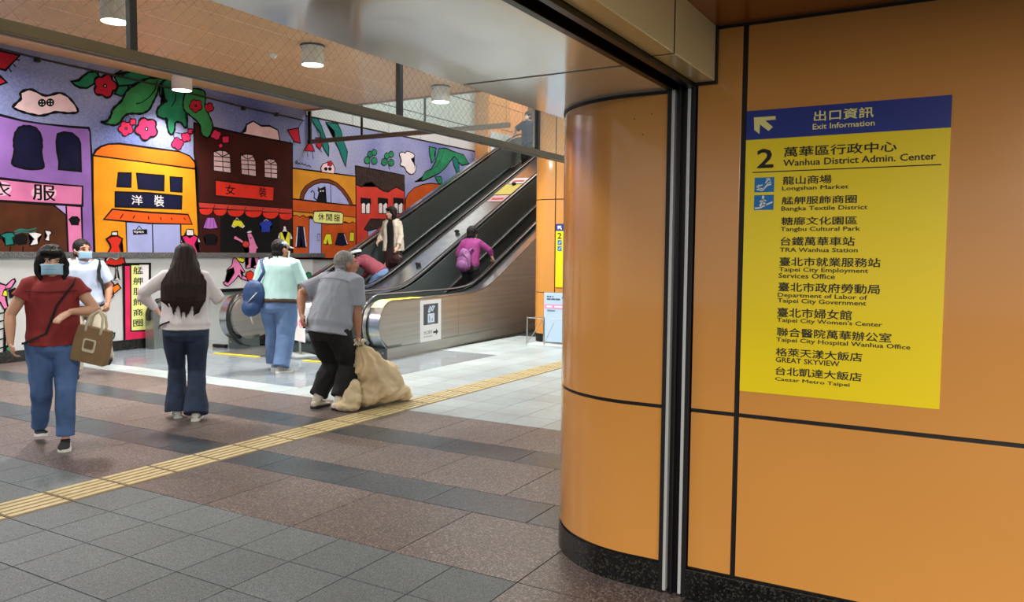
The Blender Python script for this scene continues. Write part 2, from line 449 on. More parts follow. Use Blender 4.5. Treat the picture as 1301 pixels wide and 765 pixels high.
# ---- rounded column
col = thing('rounded_column', 'big rounded column clad in glossy orange panels beside the shutter guide', 'column', (-1.5, 3.9, 0))
CX, CY, RR = -1.3, 3.89, .57
def outline(r, n=22, x1=-1.157, yb=4.5):
    p = [(x1, CY - r)]
    for i in range(n + 1):
        a = -PI / 2 - (PI / 2) * i / n; p.append((CX + r * math.cos(a), CY + r * math.sin(a)))
    p.append((CX - r, yb - .3))
    for i in range(1, 9):
        a = PI - (PI / 2) * i / 8; p.append((CX - r + .3 + .3 * math.cos(a), yb - .3 + .3 * math.sin(a)))
    p.append((x1, yb)); return p
def shell(r, z0, z1, m, name, parent, th=.02):
    o = outline(r); i_ = outline(r - th, yb=4.5 - th)
    off = Vector((-1.5, 3.9, 0)); n = len(o); v = []
    for z in (z0, z1):
        v += [Vector((x, y, z)) - off for x, y in o] + [Vector((x, y, z)) - off for x, y in i_]
    f = []
    for k in range(n - 1):
        f += [(k, k + 1, 2 * n + k + 1, 2 * n + k), (n + k + 1, n + k, 3 * n + k, 3 * n + k + 1), (k + 1, k, n + k, n + k + 1), (2 * n + k, 2 * n + k + 1, 3 * n + k + 1, 3 * n + k)]
    f += [(0, 2 * n, 3 * n, n), (n - 1, 2 * n - 1, 4 * n - 1, 3 * n - 1)]
    ob = obj(name, v, f, m, parent); return auto(ob)
shell(RR, .139, .821, ORANGE, 'curved_panel', col)
shell(RR, .838, 2.186, ORANGE, 'curved_panel', col)
shell(RR + .004, 2.187, 2.201, BLACK, 'top_joint', col)
shell(RR - .008, 0, 2.2, BLACK, 'joint_core', col)
shell(RR + .006, 0, .128, GRAN_BLACK, 'granite_base', col)
for x, z in ((-1.23, 2.105), (-1.31, 2.09), (-1.27, 2.02)):
    MB().tube([(x + 1.5, 3.3185 - 3.9, z), (x + 1.5, 3.322 - 3.9, z)], .003, 8).build('screw_hole', BLACK, col)

# ---- hall: ceiling of long tan metal panels
ZC = 4.12
ceil = MB().box(-11.2, -1.0, -5, 11.0, ZC + .012, ZC + .3).build('ceiling', mat('ceiling_joint', (120, 84, 56), .7), **S_)
for i in range(14):
    x1 = -1.95 - i * .705 + .2; x0 = max(x1 - .705, -10.9)
    if x1 < -10.9: continue
    for j in range(6):
        y0 = -5 + j * 2.667
        MB().box(x0 + .003, x1 - .003, y0 + .003, y0 + 2.664, ZC, ZC + .014, .002).build('ceiling_panel', TAN, ceil)
MB().box(-11.2, -1.0, 11.0, 11.06, ZC - .02, 7.6).build('trim_3', mat('tan_fascia', (170, 120, 84), .5), **S_)
# ---- left wall (the painted mural hangs on it), its lower part stops at a low opening
XM = -10.9
wl = MB(); yo = 8.0
wl.box(XM - .3, XM - .02, -5, yo, 0, 7.6); wl.box(XM - .3, XM - .02, yo, 10.6, .815, 7.6); wl.box(XM - .3, XM - .02, 10.6, 24, 0, 7.6)
wleft = wl.build('wall_left', mat('plaster', (170, 170, 172), .8), **S_)
MB().box(-11.15, -10.97, 8.0, 10.6, 0, .815).build('wall_opening', mat('opening_grey', (178, 184, 182), .4), **S_)
MB().box(-13.1, XM - .3, 5, 24, .815, .9).build('ceiling', mat('opening_dark', (40, 42, 42), .6), **S_)
bl = MB().box(XM - .03, XM + .03, -5, yo, 0, .15, .004).build('baseboard_left', GRAN_BLACK, **S_)
ledge = MB().box(XM - .03, XM + .045, -5, 11.5, 1.375, 1.455, .006).build('trim_4', GRAN_GREY, **S_)

# ---- wall above the mural beside the escalator: white panels, then orange tiles
wp = mat('white_wall_panel', (196, 208, 214), .3, coat=.3)
zs = [(4.03, 4.60), (4.61, 5.22), (5.23, 5.84), (5.85, 6.46), (6.47, 7.08), (7.09, 7.6)]
ys = [11.06, 12.35, 13.49, 14.62, 15.75, 16.9]
for a, b in zip(ys[:-1], ys[1:]):
    for c, d in zs: MB().box(XM - .03, XM, a + .006, b - .006, c + .005, d - .005, .002).build('wall_panel', wp, wleft)
MB().box(XM - .025, XM - .012, 11.06, 16.9, 4.0, 7.6).build('joint_backing', BLACK, wleft)
OR2 = mat('orange_tile_wall', (222, 160, 100), .3, var=.1, scale=20, coat=.3)
w2 = MB().box(XM - .3, -10.53, 16.9, 24, 3.75, 7.6).build('wall_upper', OR2, **S_)
for y in (16.9, 17.75, 18.6, 19.45, 20.3, 21.15, 22.0):
    for c, d in zs[:]: MB().box(-10.535, -10.515, y + .006 + .02, y + .844, c + .6 + .005, min(d + .6, 7.6) - .005, .002).build('wall_panel', OR2, w2)
for y in (17.0, 18.1, 19.2, 20.3, 21.4):
    MB().box(-10.53, -10.505, y, y + 1.09, 3.76, 4.52, .003).build('white_panel', wp, w2)
MB().box(-11.2, -2, 23, 23.3, 3.6, 7.6).build('wall_far', OR2, **S_)
MB().box(-10.53, -9.9, 18.9, 18.97, 3.75, 7.6).build('trim_5', mat('steel_trim', (120, 110, 96), .4, .5), **S_)
MB().box(-11.2, -1, 11.0, 24, 7.6, 7.8).build('ceiling', mat('upper_ceiling', (200, 190, 176), .6), **S_)
MB().box(-6.0, -5.8, 12.2, 24, 0, 7.6).build('wall_escalator', OR2, **S_)
# ---- far column, same cladding
fc = thing('far_rounded_column', 'distant orange clad column with rounded edge behind the poster stand', 'column', (-6.0, 12.1, 0))
def fpan(z0, z1, xa, xb, nm='curved_panel', d=0.):
    if xa < -.4:
        arc = [(-.18 + (.3 - d) * math.cos(-PI / 2 - PI / 2 * i / 12), -.05 + (.3 - d) * math.sin(-PI / 2 - PI / 2 * i / 12)) for i in range(13)]
        p = [(xb, -.35 + d)] + arc + [(-.48 + d, .5), (xb, .5)]
    else: p = [(xb, -.35), (xa, -.35), (xa, 0), (xb, 0)]
    return auto(MB().prism(p, 2, z0, z1).build(nm, ORANGE, fc))
for z0, z1 in ((.14, .83), (.842, 2.375), (2.39, 3.9), (3.912, 6.2)):
    fpan(z0, z1, -9, -.008); fpan(z0, z1, .012, 1.2, nm='flat_panel'); fpan(z0, z1, 1.22, 3.0, nm='flat_panel')
fpan(0, 6.2, -9, 2.99, 'joint_core', .012).data.materials[0] = BLACK
MB().prism([(-.15, -.355), (3, -.355), (3, .5), (-.486, .5), (-.486, .0), (-.4, -.24)], 2, 0, .13).build('granite_base', GRAN_BLACK, fc)
MB().box(-.575, -.485, -.1, -.05, 3.3, 6.2, .004).build('edge_trim', mat('grey_trim', (150, 142, 128), .35, .4), fc)

# ================================================================ smoke curtain of wired glass with a bronze rail
def wired():
    m = bpy.data.materials.new('wired_glass'); m.use_nodes = True; nt = m.node_tree; b = nt.nodes['Principled BSDF']
    out = nt.nodes['Material Output']
    tr = nt.nodes.new('ShaderNodeBsdfTransparent'); tr.inputs[0].default_value = (.93, .97, .95, 1)
    gl = nt.nodes.new('ShaderNodeBsdfGlossy'); gl.inputs['Roughness'].default_value = .03
    fr = nt.nodes.new('ShaderNodeFresnel'); fr.inputs[0].default_value = 1.3
    mx = nt.nodes.new('ShaderNodeMixShader'); fm = nt.nodes.new('ShaderNodeMath'); fm.operation = 'MULTIPLY'; fm.inputs[1].default_value = .22; nt.links.new(fr.outputs[0], fm.inputs[0]); nt.links.new(fm.outputs[0], mx.inputs[0]); nt.links.new(tr.outputs[0], mx.inputs[1]); nt.links.new(gl.outputs[0], mx.inputs[2])
    geo = nt.nodes.new('ShaderNodeTexCoord'); sx = nt.nodes.new('ShaderNodeSeparateXYZ'); nt.links.new(geo.outputs['Object'], sx.inputs[0])
    h = nt.nodes.new('ShaderNodeMath'); h.operation = 'ADD'; nt.links.new(sx.outputs[0], h.inputs[0]); nt.links.new(sx.outputs[1], h.inputs[1])
    res = []
    for sg in (1, -1):
        a = nt.nodes.new('ShaderNodeMath'); a.operation = 'MULTIPLY_ADD'; a.inputs[1].default_value = sg; nt.links.new(sx.outputs[2], a.inputs[0]); nt.links.new(h.outputs[0], a.inputs[2])
        p = nt.nodes.new('ShaderNodeMath'); p.operation = 'PINGPONG'; p.inputs[1].default_value = .04; nt.links.new(a.outputs[0], p.inputs[0])
        l = nt.nodes.new('ShaderNodeMath'); l.operation = 'LESS_THAN'; l.inputs[1].default_value = .0016; nt.links.new(p.outputs[0], l.inputs[0]); res.append(l)
    mxm = nt.nodes.new('ShaderNodeMath'); mxm.operation = 'MAXIMUM'; nt.links.new(res[0].outputs[0], mxm.inputs[0]); nt.links.new(res[1].outputs[0], mxm.inputs[1])
    b.inputs['Base Color'].default_value = (.12, .11, .10, 1); b.inputs['Metallic'].default_value = .6; b.inputs['Roughness'].default_value = .4
    mk = nt.nodes.new('ShaderNodeMath'); mk.operation = 'MULTIPLY'; mk.inputs[1].default_value = .32; nt.links.new(mxm.outputs[0], mk.inputs[0])
    m2 = nt.nodes.new('ShaderNodeMixShader'); nt.links.new(mk.outputs[0], m2.inputs[0]); nt.links.new(mx.outputs[0], m2.inputs[1]); nt.links.new(b.outputs[0], m2.inputs[2])
    nt.links.new(m2.outputs[0], out.inputs[0]); return m
WIRED = wired()
XB = -4.05
b1 = thing('smoke_curtain', 'wired glass smoke curtain with brown metal rail running from far left to the column', 'smoke barrier', (XB, 0, 0))
posts = [0.3, 2.79, 5.15, 7.5, 9.85]
MB().box(-.03, .022, -3, 10.5, 2.53, 2.592, .003).build('rail', BRONZE, b1)
MB().box(-.035, -.029, -3, 10.5, 2.522, 2.537).build('rail_lip', STEEL, b1)
for y in posts: MB().box(-.02, .02, y - .022, y + .022, 2.58, ZC, .002).build('post', BLACKMETAL, b1)
yy = [-3] + posts + [10.5]
for a, b in zip(yy[:-1], yy[1:]): MB().box(-.004, .004, a + .02, b - .02, 2.58, ZC).build('glass_pane', WIRED, b1)
b2 = thing('smoke_curtain', 'wired glass smoke curtain across the end of the ceiling above the escalators', 'smoke barrier', (0, 11.1, 0))
MB().box(XM + .0, -6.5, -.02, .02, 3.50, 3.58, .003).build('rail', mat('grey_rail', (120, 108, 92), .35, .6), b2)
MB().box(XM + .02, XM + .08, -.02, .02, 3.5, ZC, .003).build('post', BLACKMETAL, b2)
for x in (-9.6, -8.2): MB().box(x, x + .03, -.015, .015, 3.57, ZC, .002).build('post', BLACKMETAL, b2)
for a, b in ((XM + .08, -9.6), (-9.57, -8.2), (-8.17, -6.5)): MB().box(a, b, -.004, .004, 3.57, ZC).build('glass_pane', WIRED, b2)

# ================================================================ ceiling lamps
def lamp(x, y, label, power):
    t = thing('ceiling_lamp', label, 'lamp', (x, y, ZC), 0, 'surface mounted can lamps on the tan ceiling')
    MB().lathe((0, 0, 0), [(.155, 0), (.155, -.03), (.145, -.03), (.145, -.245), (.136, -.25), (.136, -.225)], 28).build('lamp_body', WHITE, t, smooth=False)
    auto(t.children[0])
    MB().lathe((0, 0, 0), [(.152, -.001), (.157, -.002), (.157, -.026), (.15, -.03)], 28).build('mounting_ring', BLACK, t)
    MB().lathe((0, 0, 0), [(.134, -.232), (.134, -.238)], 28).build('lamp_disc', LAMP, t)
    for a in (-2.0, -1.2, -.4):
        MB().box(-.018, .018, -.147, -.143, -.06, -.05, M=Matrix.Rotation(a, 4, 'Z')).build('slot', BLACK, t)
    l = bpy.data.lights.new('lamp_light', 'AREA'); l.shape = 'DISK'; l.size = .25; l.energy = power; l.spread = math.radians(120); l.color = (1, .96, .9)
    o = bpy.data.objects.new('lamp_light', l); COL.objects.link(o); o.parent = t; o.location = (0, 0, -.252)
    return t
lamp(-7.85, 5.22, 'white can lamp in the top left corner of the wired glass', 75)
lamp(-7.4, 7.63, 'large white can lamp behind wired glass, left of the beige soffit edge', 75)
lamp(-7.4, 10.45, 'white can lamp nearest the escalator stairwell', 75)
lamp(-10.3, 7.9, 'small white can lamp hanging in front of the painted green leaves', 34)
for x, y in ((-7.4, 2.1), (-10.1, 4.6), (-9.9, 1.5)):
    area('lamp_light', (x, y, ZC - .26), .25, 70, (1, .96, .9))
dt = thing('smoke_detector', 'small white round smoke detector on the tan ceiling between two lamps', 'detector', (-8.2, 7.72, ZC))
auto(MB().lathe((0, 0, 0), [(.055, 0), (.055, -.02), (.05, -.028)], 20).build('detector_base', WHITE, dt))
auto(MB().lathe((0, 0, 0), [(.035, -.027), (.035, -.045), (.025, -.052)], 20).build('detector_head', WHITE, dt))

# ================================================================ ESCALATORS  (local axes: x across, y along the run, z up)
EH = math.radians(4.688); EO = Vector((-6.93, 8.54, 0)); SL = .44; RISE = 3.75
def rise(s, k, w=.22):
    def sp(t): return t if t / w > 30 else w * math.log1p(math.exp(t / w))
    return SL * (sp(s - k) - sp(s - k - RISE / SL))
NC, NR = .15, .40           # newel centre and drum radius
def path(k, r, s1, z0=.47):
    """side outline of a balustrade: round the nose, along the flat, up the slope, and down to the landing newel"""
    p = []
    for i in range(13):
        a = -PI * .38 - (PI * .62) * i / 12 - 0
        a = -PI / 2 - PI * i / 12
        p.append((NC + r * math.cos(a), z0 + r * math.sin(a)))
    s = NC + .15
    while s < s1:
        p.append((s, z0 + r + rise(s, k))); s += .15
    for i in range(13):
        a = PI / 2 - PI * i / 12
        p.append((s1 + r * math.cos(a), z0 + RISE + r * math.sin(a)))
    return p
def sweep(pts, x0, x1, t, name, m, parent, round_=False):
    """band of thickness t following pts (y,z), from x0 to x1"""
    n = len(pts); v = []; f = []
    nor = []
    for i in range(n):
        a = pts[max(i - 1, 0)]; b = pts[min(i + 1, n - 1)]; d = Vector((b[0] - a[0], b[1] - a[1])).normalized(); nor.append((-d.y, d.x))
    if round_: sec = [((x0 + x1) / 2 + (x1 - x0) / 2 * math.cos(2 * PI * q / 10), t / 2 + t / 2 * math.sin(2 * PI * q / 10)) for q in range(10)]
    else: sec = [(x0, 0), (x1, 0), (x1, t), (x0, t)]
    k = len(sec)
    for (y, z), q in zip(pts, nor):
        for x, h in sec: v.append((x, y + q[0] * h, z + q[1] * h))
    for i in range(n - 1):
        for j in range(k): f.append((i * k + j, (i + 1) * k + j, (i + 1) * k + (j + 1) % k, i * k + (j + 1) % k))
    f.append(tuple(range(k))); f.append(tuple((n - 1) * k + j for j in range(k - 1, -1, -1)))
    return auto(obj(name, v, f, m, parent), 40)
YEL = mat('warning_yellow', (226, 200, 40), .5)
def handrail(root, x, k, s1):
    p = path(k, NR + .005, s1)
    return sweep(p, x - .042, x + .042, .035, 'handrail', RUBBER, root, True)
def deck(root, x0, x1, k, s1, m=STEEL_DECK):
    p = path(k, NR - .06, s1); return sweep(p, x0, x1, .012, 'deck', m, root)
def wallstrip(root, x, k, s1, lo, hi, name, m, th=.012, s0=None, cuts=None):
    """vertical panel between rise+lo and rise+hi at x, cut into pieces"""
    cuts = cuts or [s0, s1]
    for a, b in zip(cuts[:-1], cuts[1:]):
        s = a + .003; top = []; bot = []
        while True:
            top.append((s, (hi(s) if callable(hi) else hi + rise(s, k)))); bot.append((s, (lo(s) if callable(lo) else lo + rise(s, k))))
            if s >= b - .003: break
            s = min(s + .2, b - .003)
        n = len(top); v = [(x, *q) for q in top] + [(x, *q) for q in bot] + [(x + th, *q) for q in top] + [(x + th, *q) for q in bot]; f = []
        for i in range(n - 1):
            f += [(i, i + 1, n + i + 1, n + i), (2 * n + i + 1, 2 * n + i, 3 * n + i, 3 * n + i + 1), (i + 1, i, 2 * n + i, 2 * n + i + 1), (n + i, n + i + 1, 3 * n + i + 1, 3 * n + i)]
        f += [(0, n, 3 * n, 2 * n), (n - 1, 3 * n - 1, 4 * n - 1, 2 * n - 1)]; f[-1] = (n - 1, 2 * n - 1, 4 * n - 1, 3 * n - 1)
        obj(name, v, f, m, root)
def skin(root, x, k, s1, th=.02):
    """outer cladding: round nosed first panel, then panels up the slope, above a plinth"""
    top = [q for q in path(k, NR - .065, s1)]
    nose = top[:13]; m = STEEL_SKIN
    cuts = [2.0, 3.1, 4.2, 5.3, 6.4, 7.5, 8.6, 9.7, 10.8]
    p = [(cuts[0] - .003, .165)] + [(.02, .165), (-.02, .22)] + [q for q in nose if q[1] > .26] + [(s, .47 + NR - .065 + rise(s, k)) for s in [.3 + .2 * i for i in range(9)] if s < cuts[0] - .01] + [(cuts[0] - .003, .47 + NR - .065 + rise(cuts[0], k))]
    MB().prism(p, 0, x, x + th).build('side_panel', m, root)
    wallstrip(root, x, k, s1, lambda s: .165, .47 + NR - .065, 'side_panel', m, th, cuts=cuts)
    MB().box(x - .01, x + th + .001, 0, 10.8, 0, .158).build('plinth', STEEL_SKIN, root)
def foot(root, x0, x1, k=0):
    mb = MB(); mb.prism([(-.03, 0), (.35, 0), (.35, .2), (.0, .2), (-.02, .17)], 0, x0, x1)
    mb.build('newel_foot', STEEL_DARK, root)
    xs_ = (x0 + .05, x1 - .05) if abs(x1 - x0) > .2 else ((x0 + x1) / 2,)
    for xx in xs_:
        MB().tube([(xx, -.045, .10), (xx, -.025, .10)], .014, 8).build('bolt', STEEL, root)
    MB().box(min(x0, x1) + .02, max(x0, x1) - .02, -.06, .22, .16, .26, .02).build('handrail_inlet', RUBBER, root)
def drum(root, x0, x1):
    """solid newel core"""
    p = [(NC + (NR - .075) * math.cos(-PI / 2 - PI * i / 12), .47 + (NR - .075) * math.sin(-PI / 2 - PI * i / 12)) for i in range(13)]
    auto(MB().prism(p + [(.5, .47 + NR - .075), (.5, .2), (.3, .15)], 0, x0, x1).build('newel_core', STEEL_SKIN, root))
def steps(root, x0, x1, k, n=24):
    s = -.2
    MB().box(x0, x1, -.55, k - .35, .0, .018, .004).build('comb_plate', mat('ribbed_plate', (120, 124, 124), .4, .8), root)
    for i in range(n):
        a = k - .35 + i * .4; z = max(.02, rise(a + .2, k, .12)) 
        mb = MB(); mb.box(x0 + .004, x1 - .004, a, a + .405, z - .26, z - .01, mi=0)
        w = (x1 - x0) / 12
        for q in range(12): mb.box(x0 + w * q + .008, x0 + w * (q + 1) - .008, a + .004, a + .401, z - .012, z, mi=0)
        mb.box(x0 + .006, x1 - .006, a + .0, a + .012, z - .004, z + .002, mi=1)
        mb.build('step', [DARKRUBBER, mat('step_edge', (120, 108, 40), .5)], root)
def balust(root, outer, inner, rail, k, side, s1):
    """one balustrade: outer and inner x, handrail x"""
    deck(root, min(outer, rail + side * .05), max(outer, rail + side * .05), k, s1)
    handrail(root, rail, k, s1)

# the escalator nearest the poster, with its broad shared deck on the left
e1 = thing('escalator', 'steel escalator with the poster on its brushed side, woman in purple riding', 'escalator', EO, EH)
K1, K2, K3, K4 = 2.85, 1.95, 2.05, 1.40
TOP = lambda k: k + RISE / SL + .9
skin(e1, -.02, K1, TOP(K1))
deck(e1, -.215, 0, K1, TOP(K1)); handrail(e1, -.262, K1, TOP(K1)); drum(e1, -.30, -.02); foot(e1, -.30, -.0)
wallstrip(e1, -.315, K1, TOP(K1), -.2, .83, 'inner_panel', STEEL_DARK, cuts=[0.5, 1.6, 3.2, 4.8, 6.4, 8.0, 9.6, 11.2])
steps(e1, -.96, -.33, 2.4)
wallstrip(e1, -.975, K2, TOP(K2), -.2, .83, 'inner_panel', STEEL_DARK, cuts=[0.5, 1.3, 2.9, 4.5, 6.1, 7.7, 9.3, 10.9])
for x, k in ((-.333, K1), (-.962, K2)):
    pts = [(s, .17 + rise(s, k)) for s in [.5 + .2 * i for i in range(50)]]
    sweep(pts, x - .006, x + .02, .05, 'skirt_strip', STEEL_DECK, e1)
handrail(e1, -1.02, K2, TOP(K2))
drum(e1, -1.72, -1.0); foot(e1, -1.70, -1.02)
deck(e1, -1.66, -1.065, 2.0, TOP(2.0))
for x in (-1.072, -1.655):
    sweep(path(2.0, NR - .045, TOP(2.0)), x - .008, x + .008, .01, 'deck_edge', RUBBER, e1)
for s in (2.95, 4.35, 6.9, 9.3):
    z = .81 + rise(s, 2.0)
    mb = MB(); mb.lathe((-1.36, s, z), [(.035, 0), (.035, .03), (.05, .035), (.05, .07), (.03, .085)], 14); auto(mb.build('anti_slide_stud', RUBBER, e1))
def decal(s0, s1, x0, x1, m, name, e, k, dz=.0):
    v = []; n = 6
    for i in range(n + 1):
        s = s0 + (s1 - s0) * i / n; z = .47 + NR - .06 + .0125 + rise(s, k) + dz
        v += [(x0, s, z), (x1, s, z)]
    obj(name, v, [(2 * i, 2 * i + 1, 2 * i + 3, 2 * i + 2) for i in range(n)], m, e)
decal(6.35, 6.95, -1.58, -1.14, mat('sticker_yellow', (196, 184, 96), .4), 'sticker', e1, 2.0, .008)
decal(7.0, 7.35, -1.55, -1.16, mat('sticker_white', (206, 206, 210), .4), 'sticker', e1, 2.0, .008)
decal(5.95, 6.3, -1.55, -1.16, mat('sticker_pink', (198, 168, 176), .4), 'sticker', e1, 2.0, .008)
decal(7.1, 7.2, -1.50, -1.22, mat('sticker_red', (186, 70, 80), .4), 'sticker', e1, 2.0, .010)
decal(6.05, 6.15, -1.50, -1.22, mat('sticker_red', (186, 70, 80), .4), 'sticker', e1, 2.0, .010)
decal(.16, .95, -.205, -.012, YEL, 'warning_label', e1, K1, .003)
v = []
for i in range(7):
    a = PI / 2 + .75 * i / 6; r = NR - .045; v += [(-.205, NC + r * math.cos(a), .47 + r * math.sin(a)), (-.012, NC + r * math.cos(a), .47 + r * math.sin(a))]
obj('warning_label', v, [(2 * i, 2 * i + 1, 2 * i + 3, 2 * i + 2) for i in range(6)], mat('label_cream', (216, 206, 140), .5), e1)

e2 = thing('escalator', 'steel escalator beside the mural, with lady in cream jacket riding', 'escalator', EO, EH)
handrail(e2, -1.70, K3, TOP(K3))
wallstrip(e2, -1.755, K3, TOP(K3), -.2, .83, 'inner_panel', STEEL_DARK, cuts=[0.5, 1.3, 2.9, 4.5, 6.1, 7.7, 9.3, 10.9])
steps(e2, -2.56, -1.76, 1.7)
wallstrip(e2, -2.59, K4, TOP(K4), -.2, .83, 'inner_panel', STEEL_DARK, cuts=[0.5, 1.5, 3.6, 5.7, 7.8, 9.9, 10.6])
for x, k in ((-1.765, K3), (-2.575, K4)):
    sweep([(s, .17 + rise(s, k)) for s in [.5 + .2 * i for i in range(50)]], x - .006, x + .02, .05, 'skirt_strip', STEEL_DECK, e2)
handrail(e2, -2.65, K4, TOP(K4)); drum(e2, -2.88, -2.62); foot(e2, -2.88, -2.62)
deck(e2, -2.90, -2.70, K4, TOP(K4)); skin(e2, -2.92, K4, TOP(K4))
MB().box(-2.6, -1.76, -.62, -.56, .0, .012, .002).build('yellow_edge', YEL, e2)
MB().box(-.96, -.33, -.62, -.56, .0, .012, .002).build('yellow_edge', YEL, e1)
MB().box(-3.35, -2.98, .06, .12, .0, .012, .002).build('yellow_edge', YEL, e2)
MB().box(-3.2, -2.95, -.05, .02, .0, .05, .005).build('kick_plate', RUBBER, e2)
# upper landing
MB().box(-10.55, -5.8, 19.0, 23.2, 3.5, 3.75).build('floor_upper', T_LIGHT, **S_)

# small steel newel that shows between the long haired woman's arm and waist
t = thing('newel_post', 'round steel newel post at the end of the mural, seen past the white blouse elbow', 'post', (-10.72, 7.78, 0))
auto(MB().prism([(-.2, 0), (-.2, .45)] + [(.2 * math.cos(PI - PI * i / 12), .5 + .2 * math.sin(PI - PI * i / 12)) for i in range(13)] + [(.2, 0)], 0, -.1, .1).build('newel_body', mat('grey_steel', (150, 158, 154), .3, .7), t), 40)
sweep([(.215 * math.cos(PI * 1.1 - PI * 1.2 * i / 14), .5 + .215 * math.sin(PI * 1.1 - PI * 1.2 * i / 14)) for i in range(15)], -.04, .04, .02, 'newel_rail', RUBBER, t)

# ---- poster on the brushed side panel
def LE(x, y, z): return Matrix.Rotation(EH, 4, 'Z') @ Vector((x, y, z)) + EO
t = thing('poster', 'white poster with dark picture and arrow on the brushed escalator side', 'poster', LE(.001, .84, .47), EH)
MB().box(0, .004, 0, .60, -.31, .31).build('sheet', mat('poster_white', (232, 232, 232), .5), t)
MB().box(.004, .0055, .09, .51, -.06, .25).build('picture', mat('poster_grey', (72, 78, 88), .5), t)
PB = mat('poster_blue', (120, 150, 190), .5); PW = mat('poster_pale', (214, 226, 238), .5); INK = mat('ink', (24, 24, 26), .6)
MB().box(.0055, .0065, .21, .40, -.03, .105).build('picture_inset', PW, t)
for a, b, c, d in ((.2, .3, .13, .145), (.22, .235, .12, .2), (.36, .375, .13, .22), (.24, .38, .205, .22), (.27, .28, -.02, .05), (.24, .26, .0, .08), (.32, .35, -.01, .03), (.20, .41, -.05, -.04)):
    MB().box(.0066, .0072, a, b, c, d).build('picture_mark', PB, t)
mb = MB(); mb.tube([(.007, .22, .13), (.007, .27, .21), (.007, .33, .14), (.007, .40, .215)], .008, 6); mb.tube([(.007, .24, .12), (.007, .36, .22)], .007, 6); mb.build('picture_mark', PW, t)
text('出口資訊', 'lettering', INK, t, (.10, .34, -.20, -.145), 'x', .0047)
text('Exit Information', 'lettering', INK, t, (.10, .34, -.245, -.22), 'x', .0047)
MB().prism([(.37, -.20), (.45, -.20), (.45, -.235), (.51, -.185), (.45, -.135), (.45, -.17), (.37, -.17)], 0, .004, .0055).build('arrow', INK, t)

# ---- poster stand in front of the far column
t = thing('poster_stand', 'pale blue leaflet board in a clear and steel rail stand before the far column', 'stand', (-5.98, 11.30, 0), 0)
MB().box(-.0, .42, .05, .058, .06, .86).build('board', mat('board_blue', (190, 214, 236), .5), t)
MB().box(.01, .40, .047, .05, .60, .67).build('pink_band', mat('board_pink', (232, 150, 196), .5), t)
for x0, x1, z in ((.05, .09, .795), (.10, .13, .795), (.15, .17, .795), (.05, .12, .755), (.13, .20, .755), (.21, .29, .755)): MB().box(x0, x1, .047, .05, z - .012, z + .012).build('print_block', mat('print_slate', (84, 92, 112), .6), t)
for x0, x1 in ((.05, .15), (.19, .33)): MB().box(x0, x1, .0455, .047, .62, .65).build('print_block', mat('board_white', (240, 240, 244), .5), t)
MB().prism([(.31, .80), (.325, .80), (.355, .735), (.385, .80), (.40, .80), (.36, .72), (.35, .72)], 1, .046, .0495).build('v_mark', mat('board_violet', (120, 130, 220), .5), t)
for z in (.56, .575): MB().box(.06, .2, .047, .05, z, z + .005).build('print_line', INK, t)
MB().box(-.22, .5, -.14, .16, 0, .03, .006).build('base', mat('stand_base', (206, 216, 216), .4), t)
for x, y in ((-.21, -.13), (.10, -.13), (.48, -.13), (-.04, .12), (.48, .12)): MB().tube([(x, y, 0), (x, y, .47)], .011, 10).build('stand_post', STEEL, t)
for a, b in (((-.21, -.13, .45), (.48, -.13, .45)), ((-.21, -.13, .45), (-.04, .12, .45)), ((.48, -.13, .45), (.48, .12, .45)), ((-.04, .12, .45), (.48, .12, .45)), ((.10, -.13, .05), (.28, -.13, .40)), ((-.21, -.12, .04), (-.06, .11, .4))):
    MB().tube([a, b], .006, 8).build('stand_rail', STEEL, t)

# ---- narrow yellow exit board on the far column
t = thing('exit_board', 'narrow yellow exit board with a blue top on the far column', 'sign', (-6.0, 11.745, 0))
YS = mat('sign_yellow', (254, 224, 8), .35, coat=.2); BS = mat('sign_blue', (28, 48, 140), .35, coat=.2); IB = mat('icon_blue', (28, 120, 190), .4)
SW = mat('sign_white', (240, 240, 230), .45)
MB().box(.02, .75, -.006, 0, .93, 1.97).build('board', YS, t)
MB().box(.02, .75, -.0065, 0, 1.86, 1.975).build('header', BS, t)
MB().prism([(.05, 1.945), (.13, 1.945), (.105, 1.925), (.135, 1.895), (.115, 1.88), (.085, 1.91), (.055, 1.88)], 1, -.008, -.006).build('arrow', SW, t)
text('2', 'lettering', INK, t, (.05, .13, 1.73, 1.83), 'y', -.0075, .02)
for z in (1.63, 1.53): MB().box(.055, .13, -.0085, -.006, z, z + .08).build('icon', IB, t)
for z in (1.66, 1.56): MB().prism([(.07, z - .01), (.085, z - .01), (.12, z + .03), (.105, z + .03)], 1, -.0095, -.0085).build('icon_mark', SW, t)
text('萬華區行政中心', 'lettering', INK, t, (.17, .62, 1.78, 1.84), 'y', -.0075)
for i, s_ in enumerate(('龍山商場', '艋舺服飾商圈', '糖廍文化園區', '台鐵萬華車站', '臺北市就業服務站', '臺北市政府勞動局', '臺北市婦女館')):
    text(s_, 'lettering', INK, t, (.17, .17 + .065 * len(s_), 1.66 - i * .1, 1.71 - i * .1), 'y', -.0075)

